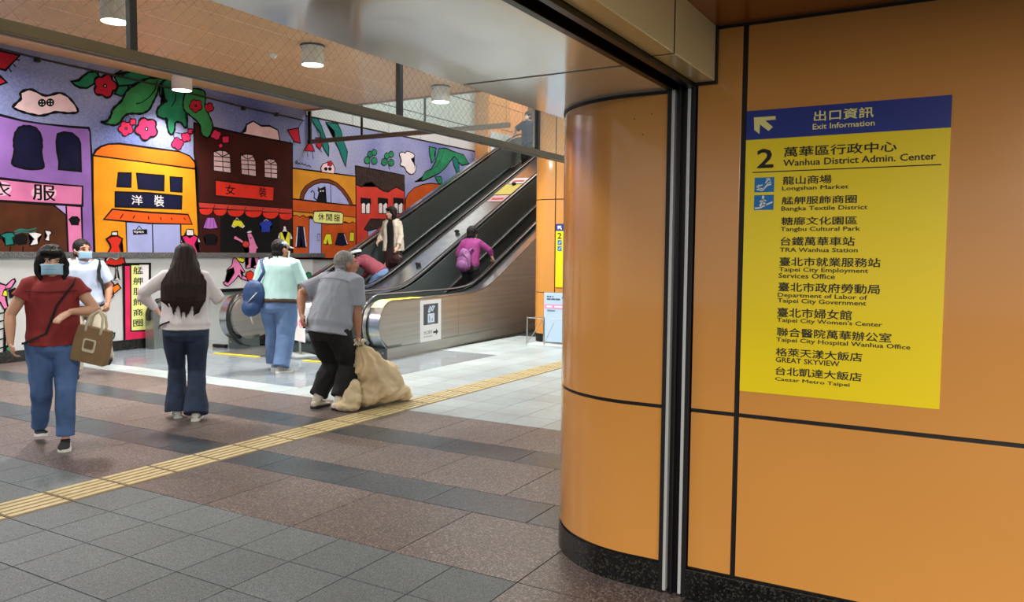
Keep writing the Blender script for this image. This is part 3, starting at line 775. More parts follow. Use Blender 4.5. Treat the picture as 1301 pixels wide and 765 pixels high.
# ---- prohibition sign stand by the escalator entrance
t = thing('safety_stand', 'white safety notice with red heading and pink prohibition rings between the two men', 'sign', (-8.2, 8.16, 0), math.radians(-25))
RD = mat('notice_red', (226, 64, 36), .5); PK = mat('ring_pink', (232, 120, 140), .5)
MB().box(-.2, .2, -.01, .01, .22, .92, .004).build('board', WHITE, t)
MB().box(-.19, .19, -.0125, -.01, .78, .90).build('heading', RD, t)
MB().box(.0, .14, -.0135, -.012, .82, .86).build('heading_mark', WHITE, t)
for x, z in ((-.1, .66), (.08, .66), (-.1, .48), (.08, .48)):
    mb = MB(); mb.tube([(x + .055 * math.cos(a), -.0125, z + .055 * math.sin(a)) for a in [2 * PI * i / 16 for i in range(17)]], .006, 6)
    mb.tube([(x - .038, -.0125, z + .038), (x + .038, -.0125, z - .038)], .005, 6); mb.ell((x, -.0125, z), (.015, .002, .03), n=8); mb.build('prohibition_ring', PK, t)
MB().box(-.02, .02, -.012, .012, .04, .22).build('stand_post', STEEL, t)
MB().box(-.25, .25, -.16, .16, 0, .04, .012).build('base', mat('base_grey', (150, 156, 156), .5), t)

# ================================================================ THE EXIT SIGN ON THE NEAR WALL
sg = thing('exit_sign', 'large yellow exit information sign with a blue header on the orange wall', 'sign', (0, 0, 0))
def P1(x, y): q = on(920 + x / 3.478, 100 + y / 3.478, 1, YW); return q.x, q.z
def P2_(x, y): q = on(920 + x / 3.478, 310 + y / 3.478, 1, YW); return q.x, q.z
sx0, sx1, sz0, sz1, szb = -.822, -.088, .932, 2.083, 1.966
MB().box(sx0, sx1, YW - .004, YW, sz0, sz1).build('board', YS, sg)
MB().box(sx0, sx1, YW - .0048, YW, szb, sz1).build('header', BS, sg)
SY = mat('sign_cream', (250, 240, 150), .45)
ys_ = YW - .0055
def tx(P, s, a, b, m=INK, bold=.014):
    p, q = P(*a), P(*b); text(s, 'lettering', m, sg, (p[0], q[0], p[1], q[1]), 'y', ys_, bold)
tx(P1, '出口資訊', (397, 190), (663, 123), SY); tx(P1, 'Exit Information', (392, 226), (667, 182), SY)
MB().prism([P1(*p) for p in ((133, 172), (228, 166), (230, 181), (183, 186), (217, 214), (197, 232), (160, 203), (157, 245), (135, 228))], 1, ys_, YW - .004).build('arrow', SY, sg)
tx(P1, '2', (145, 397), (222, 308), bold=.02)
tx(P1, '萬華區行政中心', (265, 348), (765, 275)); tx(P1, 'Wanhua District Admin. Center', (262, 388), (937, 325))
a = P1(127, 414); b = P1(960, 373); MB().box(a[0], b[0], ys_, YW - .004, a[1] - .003, a[1] + .001).build('rule', INK, sg)
for c0, c1, kind in (((135, 503), (223, 435), 0), ((133, 581), (221, 513), 1)):
    p, q = P1(*c0), P1(*c1); w = q[0] - p[0]; h = q[1] - p[1]
    MB().box(p[0], q[0], ys_, YW - .004, p[1], q[1]).build('icon', IB, sg)
    def L(pts, r, nm='icon_mark'):
        mb = MB(); mb.tube([(p[0] + w * u, ys_ - .0002, p[1] + h * v_) for u, v_ in pts], [(r, .0006)] * len(pts), 6, flat=(1, 0, 0)); 
        mb2 = MB(); o = []
        for i in range(len(pts) - 1):
            A = Vector((p[0] + w * pts[i][0], p[1] + h * pts[i][1])); B_ = Vector((p[0] + w * pts[i + 1][0], p[1] + h * pts[i + 1][1]))
            n_ = (B_ - A).normalized(); n_ = Vector((-n_.y, n_.x)) * r
            mb2.add([(z.x, ys_ - .0004, z.y) for z in (A + n_, B_ + n_, B_ - n_, A - n_)], [(0, 1, 2, 3)])
        return mb2.build(nm, SW, sg)
    if kind == 0:
        L([(.12, .2), (.42, .12), (.66, .45), (.86, .52)], .0025); L([(.3, .28), (.45, .22), (.7, .6), (.85, .66)], .002)
        L([(.42, .5), (.12, .38)], .0022); L([(.24, .52), (.1, .38), (.26, .26)], .0016)
        L([(.55, .62), (.75, .9)], .0022); L([(.58, .88), (.76, .92), (.8, .72)], .0016)
    else:
        L([(.05, .12), (.3, .14), (.55, .3), (.95, .52)], .003); L([(.45, .75), (.42, .5), (.3, .25)], .004); L([(.42, .5), (.58, .4), (.6, .25)], .003)
        L([(.28, .55), (.45, .68), (.62, .6)], .0022)
        mb = MB(); c_ = Vector((p[0] + w * .46, ys_ - .0004, p[1] + h * .86)); n = 12
        mb.add([c_ + Vector((.005 * math.cos(2 * PI * i / n), 0, .006 * math.sin(2 * PI * i / n))) for i in range(n)], [tuple(range(n))]); mb.build('icon_mark', SW, sg)
for s, a, b in (('龍山商場', (260, 470), (477, 424)), ('Longshan Market', (257, 500), (551, 467)), ('艋舺服飾商圈', (255, 557), (588, 513)),
                ('Bangka Textile District', (254, 590), (635, 557)), ('糖廍文化園區', (253, 648), (590, 607)), ('Tangbu Cultural Park', (250, 680), (603, 652)),
                ('台鐵萬華車站', (250, 738), (579, 698))): tx(P1, s, a, b)
for s, a, b in (('TRA Wanhua Station', (247, 35), (592, 17)), ('臺北市就業服務站', (245, 97), (693, 62)), ('Taipei City Employment', (243, 127), (638, 108)),
                ('Services Office', (241, 150), (491, 133)), ('臺北市政府勞動局', (240, 209), (690, 179)), ('Department of Labor of', (238, 239), (634, 227)),
                ('Taipei City Government', (237, 264), (629, 252)), ('臺北市婦女館', (235, 322), (566, 293)), ("Taipei City Women's Center", (234, 349), (700, 346)),
                ('聯合醫院萬華辦公室', (233, 407), (741, 394)), ('Taipei City Hospital Wanhua Office', (231, 436), (824, 446)), ('格萊天漾大飯店', (229, 494), (612, 481)),
                ('GREAT SKYVIEW', (229, 521), (511, 518)), ('台北凱達大飯店', (228, 577), (610, 569)), ('Caesar Metro Taipei', (226, 607), (556, 614))): tx(P2_, s, a, b)

# ================================================================ THE PAINTED MURAL (flat print on the left wall)
mural = thing('painted_mural', 'long painted mural of coloured shop fronts, leaves and clouds on the wall', 'mural', (XM, 0, 0))
MSP = mat('mural_sky', (146, 152, 204), .75, var=.12, scale=1.1)
def skymat():
    m = MSP; nt = m.node_tree; b = nt.nodes['Principled BSDF']
    g = nt.nodes.new('ShaderNodeNewGeometry'); n = nt.nodes.new('ShaderNodeTexNoise'); n.inputs['Scale'].default_value = .55; n.inputs['Detail'].default_value = 2
    nt.links.new(g.outputs['Position'], n.inputs['Vector'])
    n2 = nt.nodes.new('ShaderNodeTexNoise'); n2.inputs['Scale'].default_value = 30; n2.inputs['Detail'].default_value = 2; nt.links.new(g.outputs['Position'], n2.inputs['Vector'])
    a = nt.nodes.new('ShaderNodeMath'); a.operation = 'MULTIPLY_ADD'; a.inputs[1].default_value = .34
    nt.links.new(n2.outputs['Fac'], a.inputs[0]); nt.links.new(n.outputs['Fac'], a.inputs[2])
    r = nt.nodes.new('ShaderNodeValToRGB'); e = r.color_ramp
    e.elements[0].position = .50; e.elements[0].color = (*lin((168, 173, 206)), 1); e.elements[1].position = .90; e.elements[1].color = (*lin((82, 98, 168)), 1)
    x = e.elements.new(.66); x.color = (*lin((140, 148, 196)), 1)
    nt.links.new(a.outputs[0], r.inputs[0]); nt.links.new(r.outputs[0], b.inputs['Base Color'])
skymat()
def pm(name, rgb, v=.12, s=3.): return mat('paint_' + name, rgb, .85, var=v, scale=s, spec=.2)
PURPLE = pm('purple', (150, 108, 186)); LILAC = pm('lilac', (190, 160, 222)); PINK = pm('pink', (226, 128, 178)); NAVY = pm('navy', (16, 18, 52), .3)
BRN = pm('brown', (84, 44, 24), .25); ORG = pm('orange', (244, 158, 30), .08); ORG2 = pm('roof_orange', (250, 118, 24), .1); ORG3 = pm('awning_orange', (232, 92, 24), .1)
LAV = pm('lavender', (168, 176, 228), .08); MAROON = pm('maroon', (62, 20, 15), .2); RED = pm('red', (222, 50, 34), .12); DRED = pm('dark_red', (190, 34, 56), .15)
HPK = pm('hot_pink', (224, 44, 92), .15); GREEN = pm('green', (40, 130, 92), .25, 5.); LGREEN = pm('leaf_green', (62, 146, 84), .25, 4.); TEAL = pm('teal', (28, 120, 112), .15)
PBLK = pm('black', (12, 12, 14), 0.01); PWHT = pm('white', (232, 228, 230), .05); CREAM = pm('blush', (240, 206, 212), .1, 6.); YLW = pm('yellow', (226, 224, 50), .08)
PYEL = pm('pale_yellow', (238, 240, 150), .1, 2.); OCH = pm('ochre', (214, 146, 40), .12); RUST = pm('rust', (196, 84, 28), .12); BRICK = pm('brick_red', (206, 64, 52), .12)
DBR = pm('roof_brown', (58, 44, 40), .3, 12.); GREYW = pm('grey_white', (196, 198, 198), .05, 1.5); BLUE = pm('blue', (40, 60, 170), .1); VIO = pm('violet', (186, 112, 210), .1)
LAYER = [0]
def MPt(px, py): q = on(px, py, 0, XM); return Vector((q.y, q.z))
def crop(ox, oy, k): return lambda pts: [MPt(ox + x / k, oy + y / k) for x, y in pts]
def spline(p, n=5):
    o = []; k = len(p)
    for i in range(k):
        a, b, c, d = p[i - 1], p[i], p[(i + 1) % k], p[(i + 2) % k]
        for j in range(n):
            t = j / n; o.append(.5 * ((2 * b) + (c - a) * t + (2 * a - 5 * b + 4 * c - d) * t * t + (3 * b - a - 3 * c + d) * t ** 3))
    return o
def flat(name, P, m, ol=.022, sm=False, h=None, olm=None):
    """one painted shape: filled outline plus its black brush line"""
    if sm: P = spline(P)
    LAYER[0] += 1; x = (h or .004 + LAYER[0] * .00003)
    bm = bmesh.new(); vs = [bm.verts.new((x, p.x, p.y)) for p in P]
    f = bm.faces.new(vs); bmesh.ops.triangulate(bm, faces=[f], ngon_method='EAR_CLIP')
    bm.verts.index_update(); V = [v.co.copy() for v in bm.verts]; F = [tuple(v.index for v in q.verts) for q in bm.faces]; bm.free()
    mi = [0] * len(F)
    if ol:
        rib(V, F, mi, P, ol * 1.3, x + .000015, True)
    return obj(name, V, F, [m, olm or PBLK], mural, mi=mi)
def rib(V, F, mi, P, w, x, closed, k=1):
    n = len(P); s = len(V)
    for i in range(n):
        a = P[i - 1] if (closed or i) else P[0]; b = P[(i + 1) % n] if (closed or i < n - 1) else P[-1]
        d1 = (P[i] - a); d2 = (b - P[i]); d1 = d1.normalized() if d1.length > 1e-6 else d2.normalized(); d2 = d2.normalized() if d2.length > 1e-6 else d1
        d = d1 + d2; d = d.normalized() if d.length > .2 else d1; nn = Vector((-d.y, d.x)); sc = 1 / max(.6, nn.dot(Vector((-d1.y, d1.x))))
        ww = w * .5 * sc * (1 + .25 * math.sin(i * 1.7))
        V.append(Vector((x, *(P[i] + nn * ww)))); V.append(Vector((x, *(P[i] - nn * ww))))
    for i in range(n if closed else n - 1):
        j = (i + 1) % n; F.append((s + 2 * i, s + 2 * i + 1, s + 2 * j + 1, s + 2 * j)); mi.append(k)
def line(name, P, w=.02, m=None):
    LAYER[0] += 1; V = []; F = []; mi = []; rib(V, F, mi, P, w, .004 + LAYER[0] * .00003, False, 0); return obj(name, V, F, m or PBLK, mural)
def circ(c, r, n=16, sq=1.): return [(c[0] + r * math.cos(2 * PI * i / n), c[1] + sq * r * math.sin(2 * PI * i / n)) for i in range(n)]
def flower(C, c, r, m, petals=5, ol=.018):
    pts = []
    for i in range(petals * 6):
        a = 2 * PI * i / (petals * 6) + .35 + c[0]; rr = r * (.68 + .32 * abs(math.cos(petals * (a - c[0]) / 2)) ** .7); pts.append((c[0] + rr * math.cos(a), c[1] + rr * math.sin(a)))
    flat('painted_flower', C(pts), m, ol)
    if r > 45: flat('painted_flower_centre', C(circ(c, r * .12, 10)), PWHT, .015)
def ptext(C, s, bl, tr, m=None):
    a, b = C([bl])[0], C([tr])[0]; LAYER[0] += 1
    text(s, 'painted_lettering', m or PBLK, mural, (a.x, b.x, a.y, b.y), 'x', .004 + LAYER[0] * .00003, .012)

# sky and lower band
flat('painted_sky', [Vector((-5, 1.44)), Vector((11.03, 1.44)), Vector((11.03, 4.12)), Vector((-5, 4.12))], MSP, 0, h=.002)
flat('painted_sky', [Vector((11.03, 1.44)), Vector((24, 1.44)), Vector((24, 4.0)), Vector((11.03, 4.0))], MSP, 0, h=.002)
flat('painted_lower_wall', [Vector((-5, .14)), Vector((yo, .14)), Vector((yo, 1.39)), Vector((-5, 1.39))], GREYW, 0, h=.002)
flat('painted_lower_wall', [Vector((yo, .82)), Vector((11.2, .82)), Vector((11.2, 1.39)), Vector((yo, 1.39))], GREYW, 0, h=.002)
line('painted_edge', [Vector((yo, .16)), Vector((yo, .82)), Vector((11.2, .82))], .05)
A = crop(0, 130, 3.823)
flat('painted_cloud', crop(0, 0, 3.824)([(65, 515), (100, 480), (100, 450), (150, 435), (220, 465), (290, 452), (340, 480), (378, 540), (330, 550), (270, 545), (200, 562), (130, 550), (75, 530)]), CREAM, .025, True)
Z = crop(0, 0, 3.824)
for c in ((203, 500), (243, 498)):
    flat('painted_eye', Z(circ(c, 20, 12)), PBLK, 0)
    for d in ((-7, -7), (7, -6), (-6, 7), (7, 7)): flat('painted_eye_dot', Z(circ((c[0] + d[0], c[1] + d[1]), 3.5, 6)), PWHT, 0)
for p in ([(-50, 240), (0, 245), (95, 270), (60, 305), (25, 342), (-50, 320)], [(-50, 380), (0, 370), (32, 400), (0, 412), (-50, 420)]): flat('painted_flower', Z(p), DRED, .02)
for a, b in (((75, 290), (95, 292)), ((62, 310), (75, 325)), ((42, 330), (55, 350))): line('painted_stamen', Z([a, b]), .015)
# purple shop
flat('painted_house', A([(-120, 50), (0, 62), (110, 90), (210, 105), (330, 118), (430, 125), (437, 145), (440, 200), (446, 300), (450, 520), (455, 745), (-120, 745)]), PURPLE, .022)
flat('painted_window', A([(67, 308), (70, 240), (66, 200), (72, 155), (95, 122), (130, 115), (170, 124), (195, 155), (203, 200), (200, 250), (203, 322)]), NAVY, .022, True)
flat('painted_window', A([(285, 325), (288, 290), (276, 240), (272, 190), (280, 155), (310, 146), (350, 150), (380, 175), (388, 200), (392, 335)]), NAVY, .022)
flat('painted_wall_patch', A([(260, 498), (320, 500), (322, 548)]), LILAC, .012)
flat('painted_doorway', A([(-120, 490), (0, 480), (260, 500), (320, 548), (330, 745), (-120, 745)]), BRN, .018)
flat('painted_pillar', A([(320, 500), (395, 505), (402, 745), (332, 745)]), PINK, .018)
flat('painted_shop_sign', A([(-120, 360), (0, 370), (200, 392), (400, 408), (400, 502), (200, 492), (-120, 470)]), PINK, .022)
flat('painted_glow', A(circ((212, 440), 62, 20, .6)), pm('pale_pink', (244, 190, 214), .08), 0); flat('painted_glow', A(circ((5, 420), 50, 20, .7)), pm('pale_pink', (244, 190, 214), .08), 0)
ptext(A, '服', (158, 474), (268, 405)); ptext(A, '衣', (-55, 455), (52, 388))
flat('painted_shirt', A([(333, 570), (350, 556), (375, 556), (388, 572), (378, 580), (380, 595), (345, 595), (347, 582)]), PBLK, .01)
flat('painted_shirt', A([(0, 645), (30, 632), (60, 632), (75, 650), (60, 658), (70, 690), (25, 697), (22, 658), (0, 662)]), TEAL, .012)
flat('painted_shirt', A([(135, 635), (170, 630), (205, 640), (182, 662), (185, 690), (145, 697), (138, 675), (165, 665)]), PWHT, .01)
flat('painted_shirt', A([(215, 622), (245, 625), (250, 638), (240, 645), (240, 675), (215, 670), (228, 648)]), PWHT, .01)
flat('painted_shirt', A([(75, 645), (110, 635), (135, 650), (130, 690), (90, 695), (60, 680)]), PBLK, 0)
line('painted_clothes_rail', A([(70, 628), (100, 618), (135, 622), (175, 612)]), .02, TEAL); line('painted_clothes_rail', A([(70, 640), (100, 628), (150, 634), (175, 626)]), .012, TEAL)
for x in (50, 112, 228): line('painted_rack_leg', A([(x, 700), (x - 4, 745)]), .015)
# orange shop
B = crop(110, 170, 4.78)
flat('painted_house', B([(35, 128), (670, 212), (675, 400), (685, 740), (48, 740), (36, 400)]), ORG, .022)
flat('painted_roof', B([(38, 132), (55, 100), (85, 78), (130, 63), (200, 60), (380, 85), (560, 108), (625, 135), (655, 170), (668, 215), (350, 172)]), ORG2, .022)
for p in ([(192, 237), (268, 240), (268, 325), (182, 322)], [(302, 240), (468, 255), (468, 347), (312, 335)], [(506, 262), (578, 268), (578, 355), (508, 350)]): flat('painted_window', B(p), NAVY, .018)
flat('painted_shop_sign', B([(173, 353), (380, 360), (578, 378), (575, 458), (173, 443)]), NAVY, .018)
ptext(B, '洋', (272, 430), (338, 376), PWHT); ptext(B, '裝', (410, 441), (468, 376), PWHT)
flat('painted_door', B([(238, 535), (570, 548), (575, 742), (245, 740)]), LAV, .016); line('painted_line', B([(398, 545), (403, 740)]), .018)
flat('painted_awning', B([(155, 458), (390, 478), (615, 490), (640, 550), (380, 545), (103, 520)]), ORG3, .018)
for a, b in (((222, 485), (203, 515)), ((292, 495), (280, 515)), ((374, 500), (376, 522)), ((446, 505), (452, 524)), ((510, 510), (520, 522)), ((590, 510), (600, 525))): line('painted_line', B([a, b]), .014)
flat('painted_open_sign', B([(278, 583), (366, 580), (368, 610), (282, 614)]), PBLK, 0); ptext(B, 'open', (285, 607), (345, 590), PWHT); line('painted_line', B([(300, 582), (318, 560), (335, 580)]), .01)
# brown shop
C_ = crop(230, 130, 3.827)
flat('painted_cloud', C_([(290, 152), (312, 140), (318, 108), (350, 92), (390, 115), (430, 115), (470, 135), (480, 187), (380, 172)]), CREAM, .022)
flat('painted_house', C_([(62, 100), (300, 155), (540, 200), (545, 745), (85, 745), (80, 330), (62, 250)]), MAROON, .022)
def archw(p, bars):
    flat('painted_window', C_(p), pm('window_pink', (222, 190, 196), .12, 6.), .014)
    for b in bars: line('painted_window_bar', C_(b), .014)
archw([(157, 333), (156, 240), (185, 234), (215, 237), (238, 255), (242, 345)], [[(200, 236), (203, 338)], [(160, 262), (240, 270)], [(160, 285), (240, 292)], [(160, 310), (240, 318)], [(165, 240), (198, 262)], [(232, 250), (203, 262)]])
archw([(293, 350), (288, 258), (315, 252), (345, 256), (362, 285), (365, 362)], [[(322, 254), (328, 355)], [(292, 280), (362, 285)], [(292, 302), (362, 306)], [(294, 325), (364, 330)], [(295, 258), (320, 276)], [(350, 264), (326, 276)]])
archw([(405, 365), (403, 282), (428, 275), (452, 280), (467, 300), (468, 372)], [[(435, 277), (437, 368)], [(405, 300), (466, 306)], [(405, 322), (466, 326)], [(405, 342), (467, 346)], [(410, 282), (433, 298)], [(458, 288), (437, 298)]])
flat('painted_shop_sign', C_([(165, 378), (310, 396), (452, 412), (448, 480), (165, 455)]), RED, .018)
ptext(C_, '女', (215, 448), (262, 404)); ptext(C_, '裝', (378, 460), (414, 414))
flat('painted_doorway', C_([(190, 545), (475, 545), (482, 745), (190, 745)]), PBLK, 0)
flat('painted_doorway', C_([(545, 530), (475, 545), (480, 745), (545, 745)]), pm('dark_brown', (44, 18, 16), .2), 0)
flat('painted_awning', C_([(83, 486), (300, 500), (545, 518), (545, 542), (300, 526), (86, 514)]), BRICK, .012)
for x0, x1, y in ((85, 155, 516), (155, 222, 520), (222, 308, 524), (308, 394, 528), (394, 474, 534), (474, 545, 540)):
    flat('painted_awning_scallop', C_([(x0 + (x1 - x0) * (.5 - .5 * math.cos(PI * i / 10)), y + 34 * math.sin(PI * i / 10) ** .8) for i in range(11)]), RED, .012)
for x in (155, 222, 308, 394, 474): line('painted_line', C_([(x + 8, 490 + x * .06), (x, 520)]), .012)
flat('painted_skirt', C_([(125, 560), (160, 560), (178, 612), (140, 616), (105, 612)]), VIO, .01)
for x in (128, 142, 155): line('painted_line', C_([(x, 565), (x - 4 + (x - 140) * .5, 610)]), .006)
flat('painted_shorts', C_([(255, 572), (292, 575), (310, 602), (298, 614), (275, 602), (258, 612), (243, 603)]), YLW, .01)
flat('painted_shorts_hem', C_([(243, 603), (258, 612), (262, 606), (247, 597)]), PWHT, .004); flat('painted_shorts_hem', C_([(310, 602), (298, 614), (293, 608), (304, 596)]), PWHT, .004)
flat('painted_shirt', C_([(378, 590), (400, 575), (430, 575), (445, 592), (432, 605), (432, 632), (388, 632), (390, 608)]), BLUE, .008)
flat('painted_shirt', C_([(105, 650), (125, 640), (160, 640), (178, 655), (168, 668), (168, 695), (118, 695), (120, 668)]), PBLK, .0)
flat('painted_mannequin', C_([(468, 660), (475, 635), (495, 622), (497, 602), (508, 602), (512, 622), (532, 635), (542, 665), (530, 668), (528, 700), (482, 700), (480, 665)]), PWHT, .01)
flat('painted_vest', C_([(480, 632), (490, 628), (505, 670), (518, 628), (530, 634), (528, 702), (482, 702)]), YLW, .01)
line('painted_hanger', C_([(262, 574), (270, 562), (282, 575)]), .007, PWHT); line('painted_hanger', C_([(402, 577), (412, 570), (424, 577)]), .007, PWHT)
# ochre shop
D_ = crop(360, 130, 3.827)
flat('painted_house', D_([(42, 320), (200, 340), (350, 360), (352, 500), (200, 488), (42, 470)]), OCH, .02)
flat('painted_arch', D_([(78, 472), (85, 440), (105, 408), (140, 384), (180, 373), (220, 375), (260, 392), (295, 425), (325, 470), (338, 502)]), pm('arch_brown', (120, 58, 30), .1), .014)
flat('painted_arch_window', D_([(95, 474), (102, 448), (120, 420), (150, 400), (182, 390), (218, 392), (250, 405), (280, 432), (308, 470), (322, 500)]), LAV, .014)
line('painted_line', D_([(228, 393), (230, 492)]), .016)
flat('painted_cat', D_([(160, 480), (168, 455), (175, 445), (165, 430), (168, 410), (176, 420), (192, 418), (203, 408), (206, 430), (198, 445), (208, 465), (210, 486)]), PBLK, 0)
line('painted_cat_tail', D_([(165, 478), (148, 465), (150, 440), (140, 428), (132, 438)]), .022)
for c in ((180, 432), (192, 431)): flat('painted_cat_eye', D_(circ(c, 4, 8)), PWHT, 0)
flat('painted_shop_front', D_([(42, 470), (200, 488), (352, 503), (355, 690), (355, 760), (45, 760)]), RUST, .018)
flat('painted_awning', D_([(45, 530), (200, 545), (352, 560), (350, 588), (335, 582), (318, 590), (300, 580), (285, 585), (240, 575), (150, 565), (130, 552), (112, 560), (95, 550), (78, 558), (62, 548), (46, 552)]), OCH, .012)
flat('painted_door', D_([(125, 565), (185, 572), (182, 757), (122, 755)]), LAV, .014); flat('painted_door_handle', D_([(166, 640), (176, 641), (175, 672), (165, 671)]), LAV, .008)
flat('painted_trousers', D_([(66, 603), (100, 605), (112, 705), (92, 706), (84, 645), (78, 706), (58, 704)]), NAVY, .012)
line('painted_stripe', D_([(68, 606), (60, 702)]), .02, PWHT); line('painted_stripe', D_([(98, 606), (110, 702)]), .02, PWHT)
flat('painted_shorts', D_([(205, 640), (230, 640), (238, 690), (218, 692), (213, 668), (208, 692), (190, 688)]), YLW, .01)
flat('painted_skirt', D_([(265, 637), (295, 637), (313, 692), (282, 698), (250, 692)]), NAVY, .012); line('painted_stripe', D_([(294, 640), (310, 690)]), .015, PWHT)
flat('painted_top', D_([(322, 632), (343, 632), (342, 676), (320, 674)]), YLW, .01)
for x in (84, 217, 282, 333): line('painted_hanger', D_([(x, 618), (x, 634)]), .008)
flat('painted_shop_sign', D_([(148, 530), (215, 528), (280, 535), (290, 545), (288, 592), (215, 592), (150, 584), (142, 570)]), PYEL, .016)
for i, ch in enumerate('休閒服'): ptext(D_, ch, (168 + i * 38, 573 + i * 3), (198 + i * 38, 541 + i * 3))
flat('painted_ball', D_([(185, 340), (180, 320), (190, 300), (215, 292), (240, 300), (250, 322), (246, 348)]), CREAM, .014)
for c in ((205, 324), (225, 324)): flat('painted_eye', D_(circ(c, 9, 10)), PBLK, 0)
flower(D_, (225, 298), 14, DRED, 5, .008)
line('painted_signature', D_([(58, 300), (66, 290), (62, 284), (56, 290), (68, 300), (76, 296), (84, 302), (90, 294), (98, 306), (106, 300), (114, 312), (122, 306), (134, 316)]), .012)
# red shop
E_ = crop(450, 160, 4.5)
flat('painted_house', E_([(8, 300), (285, 335), (290, 560), (290, 790), (10, 790)]), BRICK, .02)
flat('painted_roof', E_([(5, 228), (145, 255), (285, 283), (284, 375), (262, 362), (240, 350), (215, 362), (195, 378), (165, 372), (130, 350), (100, 320), (65, 325), (40, 348), (10, 335)]), DBR, .018)
for x in range(25, 280, 16): line('painted_roof_line', E_([(x, 236 + x * .19), (x, 318 + 18 * math.sin(x * .05) + x * .06)]), .008)
for x in (35, 133, 222):
    flat('painted_window', E_([(x + 5, 430), (x + 55, 432), (x + 52, 502), (x + 6, 500)]), PWHT, .014); line('painted_line', E_([(x + 28, 440), (x + 29, 500)]), .03, NAVY)
    flat('painted_window_awning', E_([(x, 410), (x + 58, 416), (x + 60, 450), (x + 45, 440), (x + 32, 452), (x + 18, 440), (x, 448)]), PBLK, .004)
flat('painted_door', E_([(78, 590), (200, 590), (200, 700), (72, 700)]), LAV, .014)
flat('painted_awning', E_([(55, 590), (92, 532), (200, 535), (230, 540), (240, 600), (200, 585), (160, 600), (120, 590), (85, 600), (70, 598)]), DBR, .014)
flat('painted_mound', E_([(290, 470), (292, 420), (305, 390), (340, 355), (390, 335), (440, 328), (490, 335), (520, 360), (560, 420), (560, 520), (290, 520)]), RUST, .018)
for cx, cy in ((95, 178), (192, 188)):
    line('painted_stem', E_([(cx - 5, cy), (cx - 10 + .2 * (cx - 95), cy + 62)]), .012)
    for dx, dy, r in ((-22, 18, 17), (18, 22, 17), (-6, -16, 15), (18, -26, 15)): flat('painted_leaf', E_(circ((cx + dx, cy + dy), r, 12, 1.2)), GREEN, .012)
flat('painted_cloud_dog', E_([(257, 160), (275, 150), (290, 155), (300, 145), (330, 155), (343, 170), (338, 185), (325, 190), (340, 215), (352, 235), (345, 265), (325, 277), (300, 262), (285, 235), (262, 225), (268, 200)]), PWHT, .016, True)
flat('painted_leaf', E_([(427, 118), (468, 128), (456, 165), (462, 185), (442, 212), (430, 165)]), GREEN, .016)
flat('painted_leaf', E_([(345, 318), (380, 310), (392, 285), (405, 262), (440, 245), (462, 205), (475, 165), (482, 130), (520, 128), (570, 148), (625, 165), (640, 195), (655, 215), (615, 225), (585, 200), (572, 175), (548, 200), (520, 240), (485, 270), (440, 292), (395, 312)]), GREEN, .018)
flat('painted_leaf', E_([(558, 185), (568, 225), (585, 268), (600, 262), (598, 225), (590, 195), (575, 178)]), TEAL, .014)
flat('painted_leaf', E_([(460, 290), (472, 312), (482, 332), (500, 326), (502, 305), (494, 290)]), GREEN, .014)
line('painted_vein', E_([(510, 140), (495, 190), (470, 230), (430, 258)]), .012)
flat('painted_leaf', D_([(132, 76), (165, 78), (185, 120), (205, 175), (220, 215), (218, 262), (195, 225), (182, 190), (178, 150), (150, 110)]), TEAL, .016)
flat('painted_leaf', D_([(203, 96), (262, 104), (280, 140), (290, 185), (310, 240), (302, 312), (282, 265), (272, 235), (252, 195), (246, 140)]), TEAL, .016)
for p in ([(18, 135), (72, 125), (76, 165), (82, 200), (50, 190)], [(125, 190), (140, 212), (150, 238), (98, 235)], [(155, 172), (188, 175), (186, 205), (178, 228), (160, 215)]): flat('painted_flower', D_(p), DRED, .014)
for a, b in (((72, 125), (95, 85)), ((125, 190), (122, 100)), ((172, 172), (160, 130)), ((30, 180), (34, 200)), ((45, 190), (52, 208)), ((115, 240), (118, 268)), ((138, 240), (145, 272)), ((172, 228), (186, 240))): line('painted_stem', D_([a, b]), .01)
# leaves and blossoms at the top
F_ = crop(90, 80, 5.465)
flat('painted_leaf', F_([(0, 130), (50, 122), (85, 90), (120, 65), (180, 60), (195, 110), (150, 150), (110, 175), (60, 172), (25, 155)]), GREEN, .022)
flat('painted_leaf', F_([(300, 95), (350, 70), (430, 60), (520, 85), (560, 100), (480, 130), (400, 160), (330, 160)]), GREEN, .02)
flat('painted_leaf', F_([(330, 160), (400, 155), (390, 200), (350, 232), (300, 215)]), GREEN, .02)
flat('painted_leaf', F_([(210, 412), (250, 402), (275, 365), (290, 320), (350, 262), (380, 200), (430, 160), (520, 112), (600, 105), (650, 112), (610, 160), (600, 205), (570, 270), (540, 325), (490, 352), (420, 352), (375, 365), (330, 420), (290, 432)]), LGREEN, .024, True)
line('painted_vein', F_([(600, 120), (580, 190), (540, 240), (490, 275), (450, 285)]), .016)
flat('painted_leaf', F_([(640, 125), (612, 195), (625, 240), (662, 262), (625, 290), (598, 325), (600, 368), (640, 388), (665, 388), (668, 440), (680, 485), (703, 495), (718, 465), (724, 415), (760, 415), (790, 450), (806, 430), (800, 340), (778, 290), (790, 220), (810, 130), (720, 105)]), GREEN, .024, True)
line('painted_vein', F_([(725, 210), (722, 260), (695, 305)]), .014)
flat('painted_leaf', F_([(790, 215), (830, 180), (915, 190), (932, 235), (930, 300), (960, 370), (982, 430), (972, 490), (945, 520), (905, 492), (890, 425), (830, 370), (785, 330), (776, 280)]), LGREEN, .022, True)
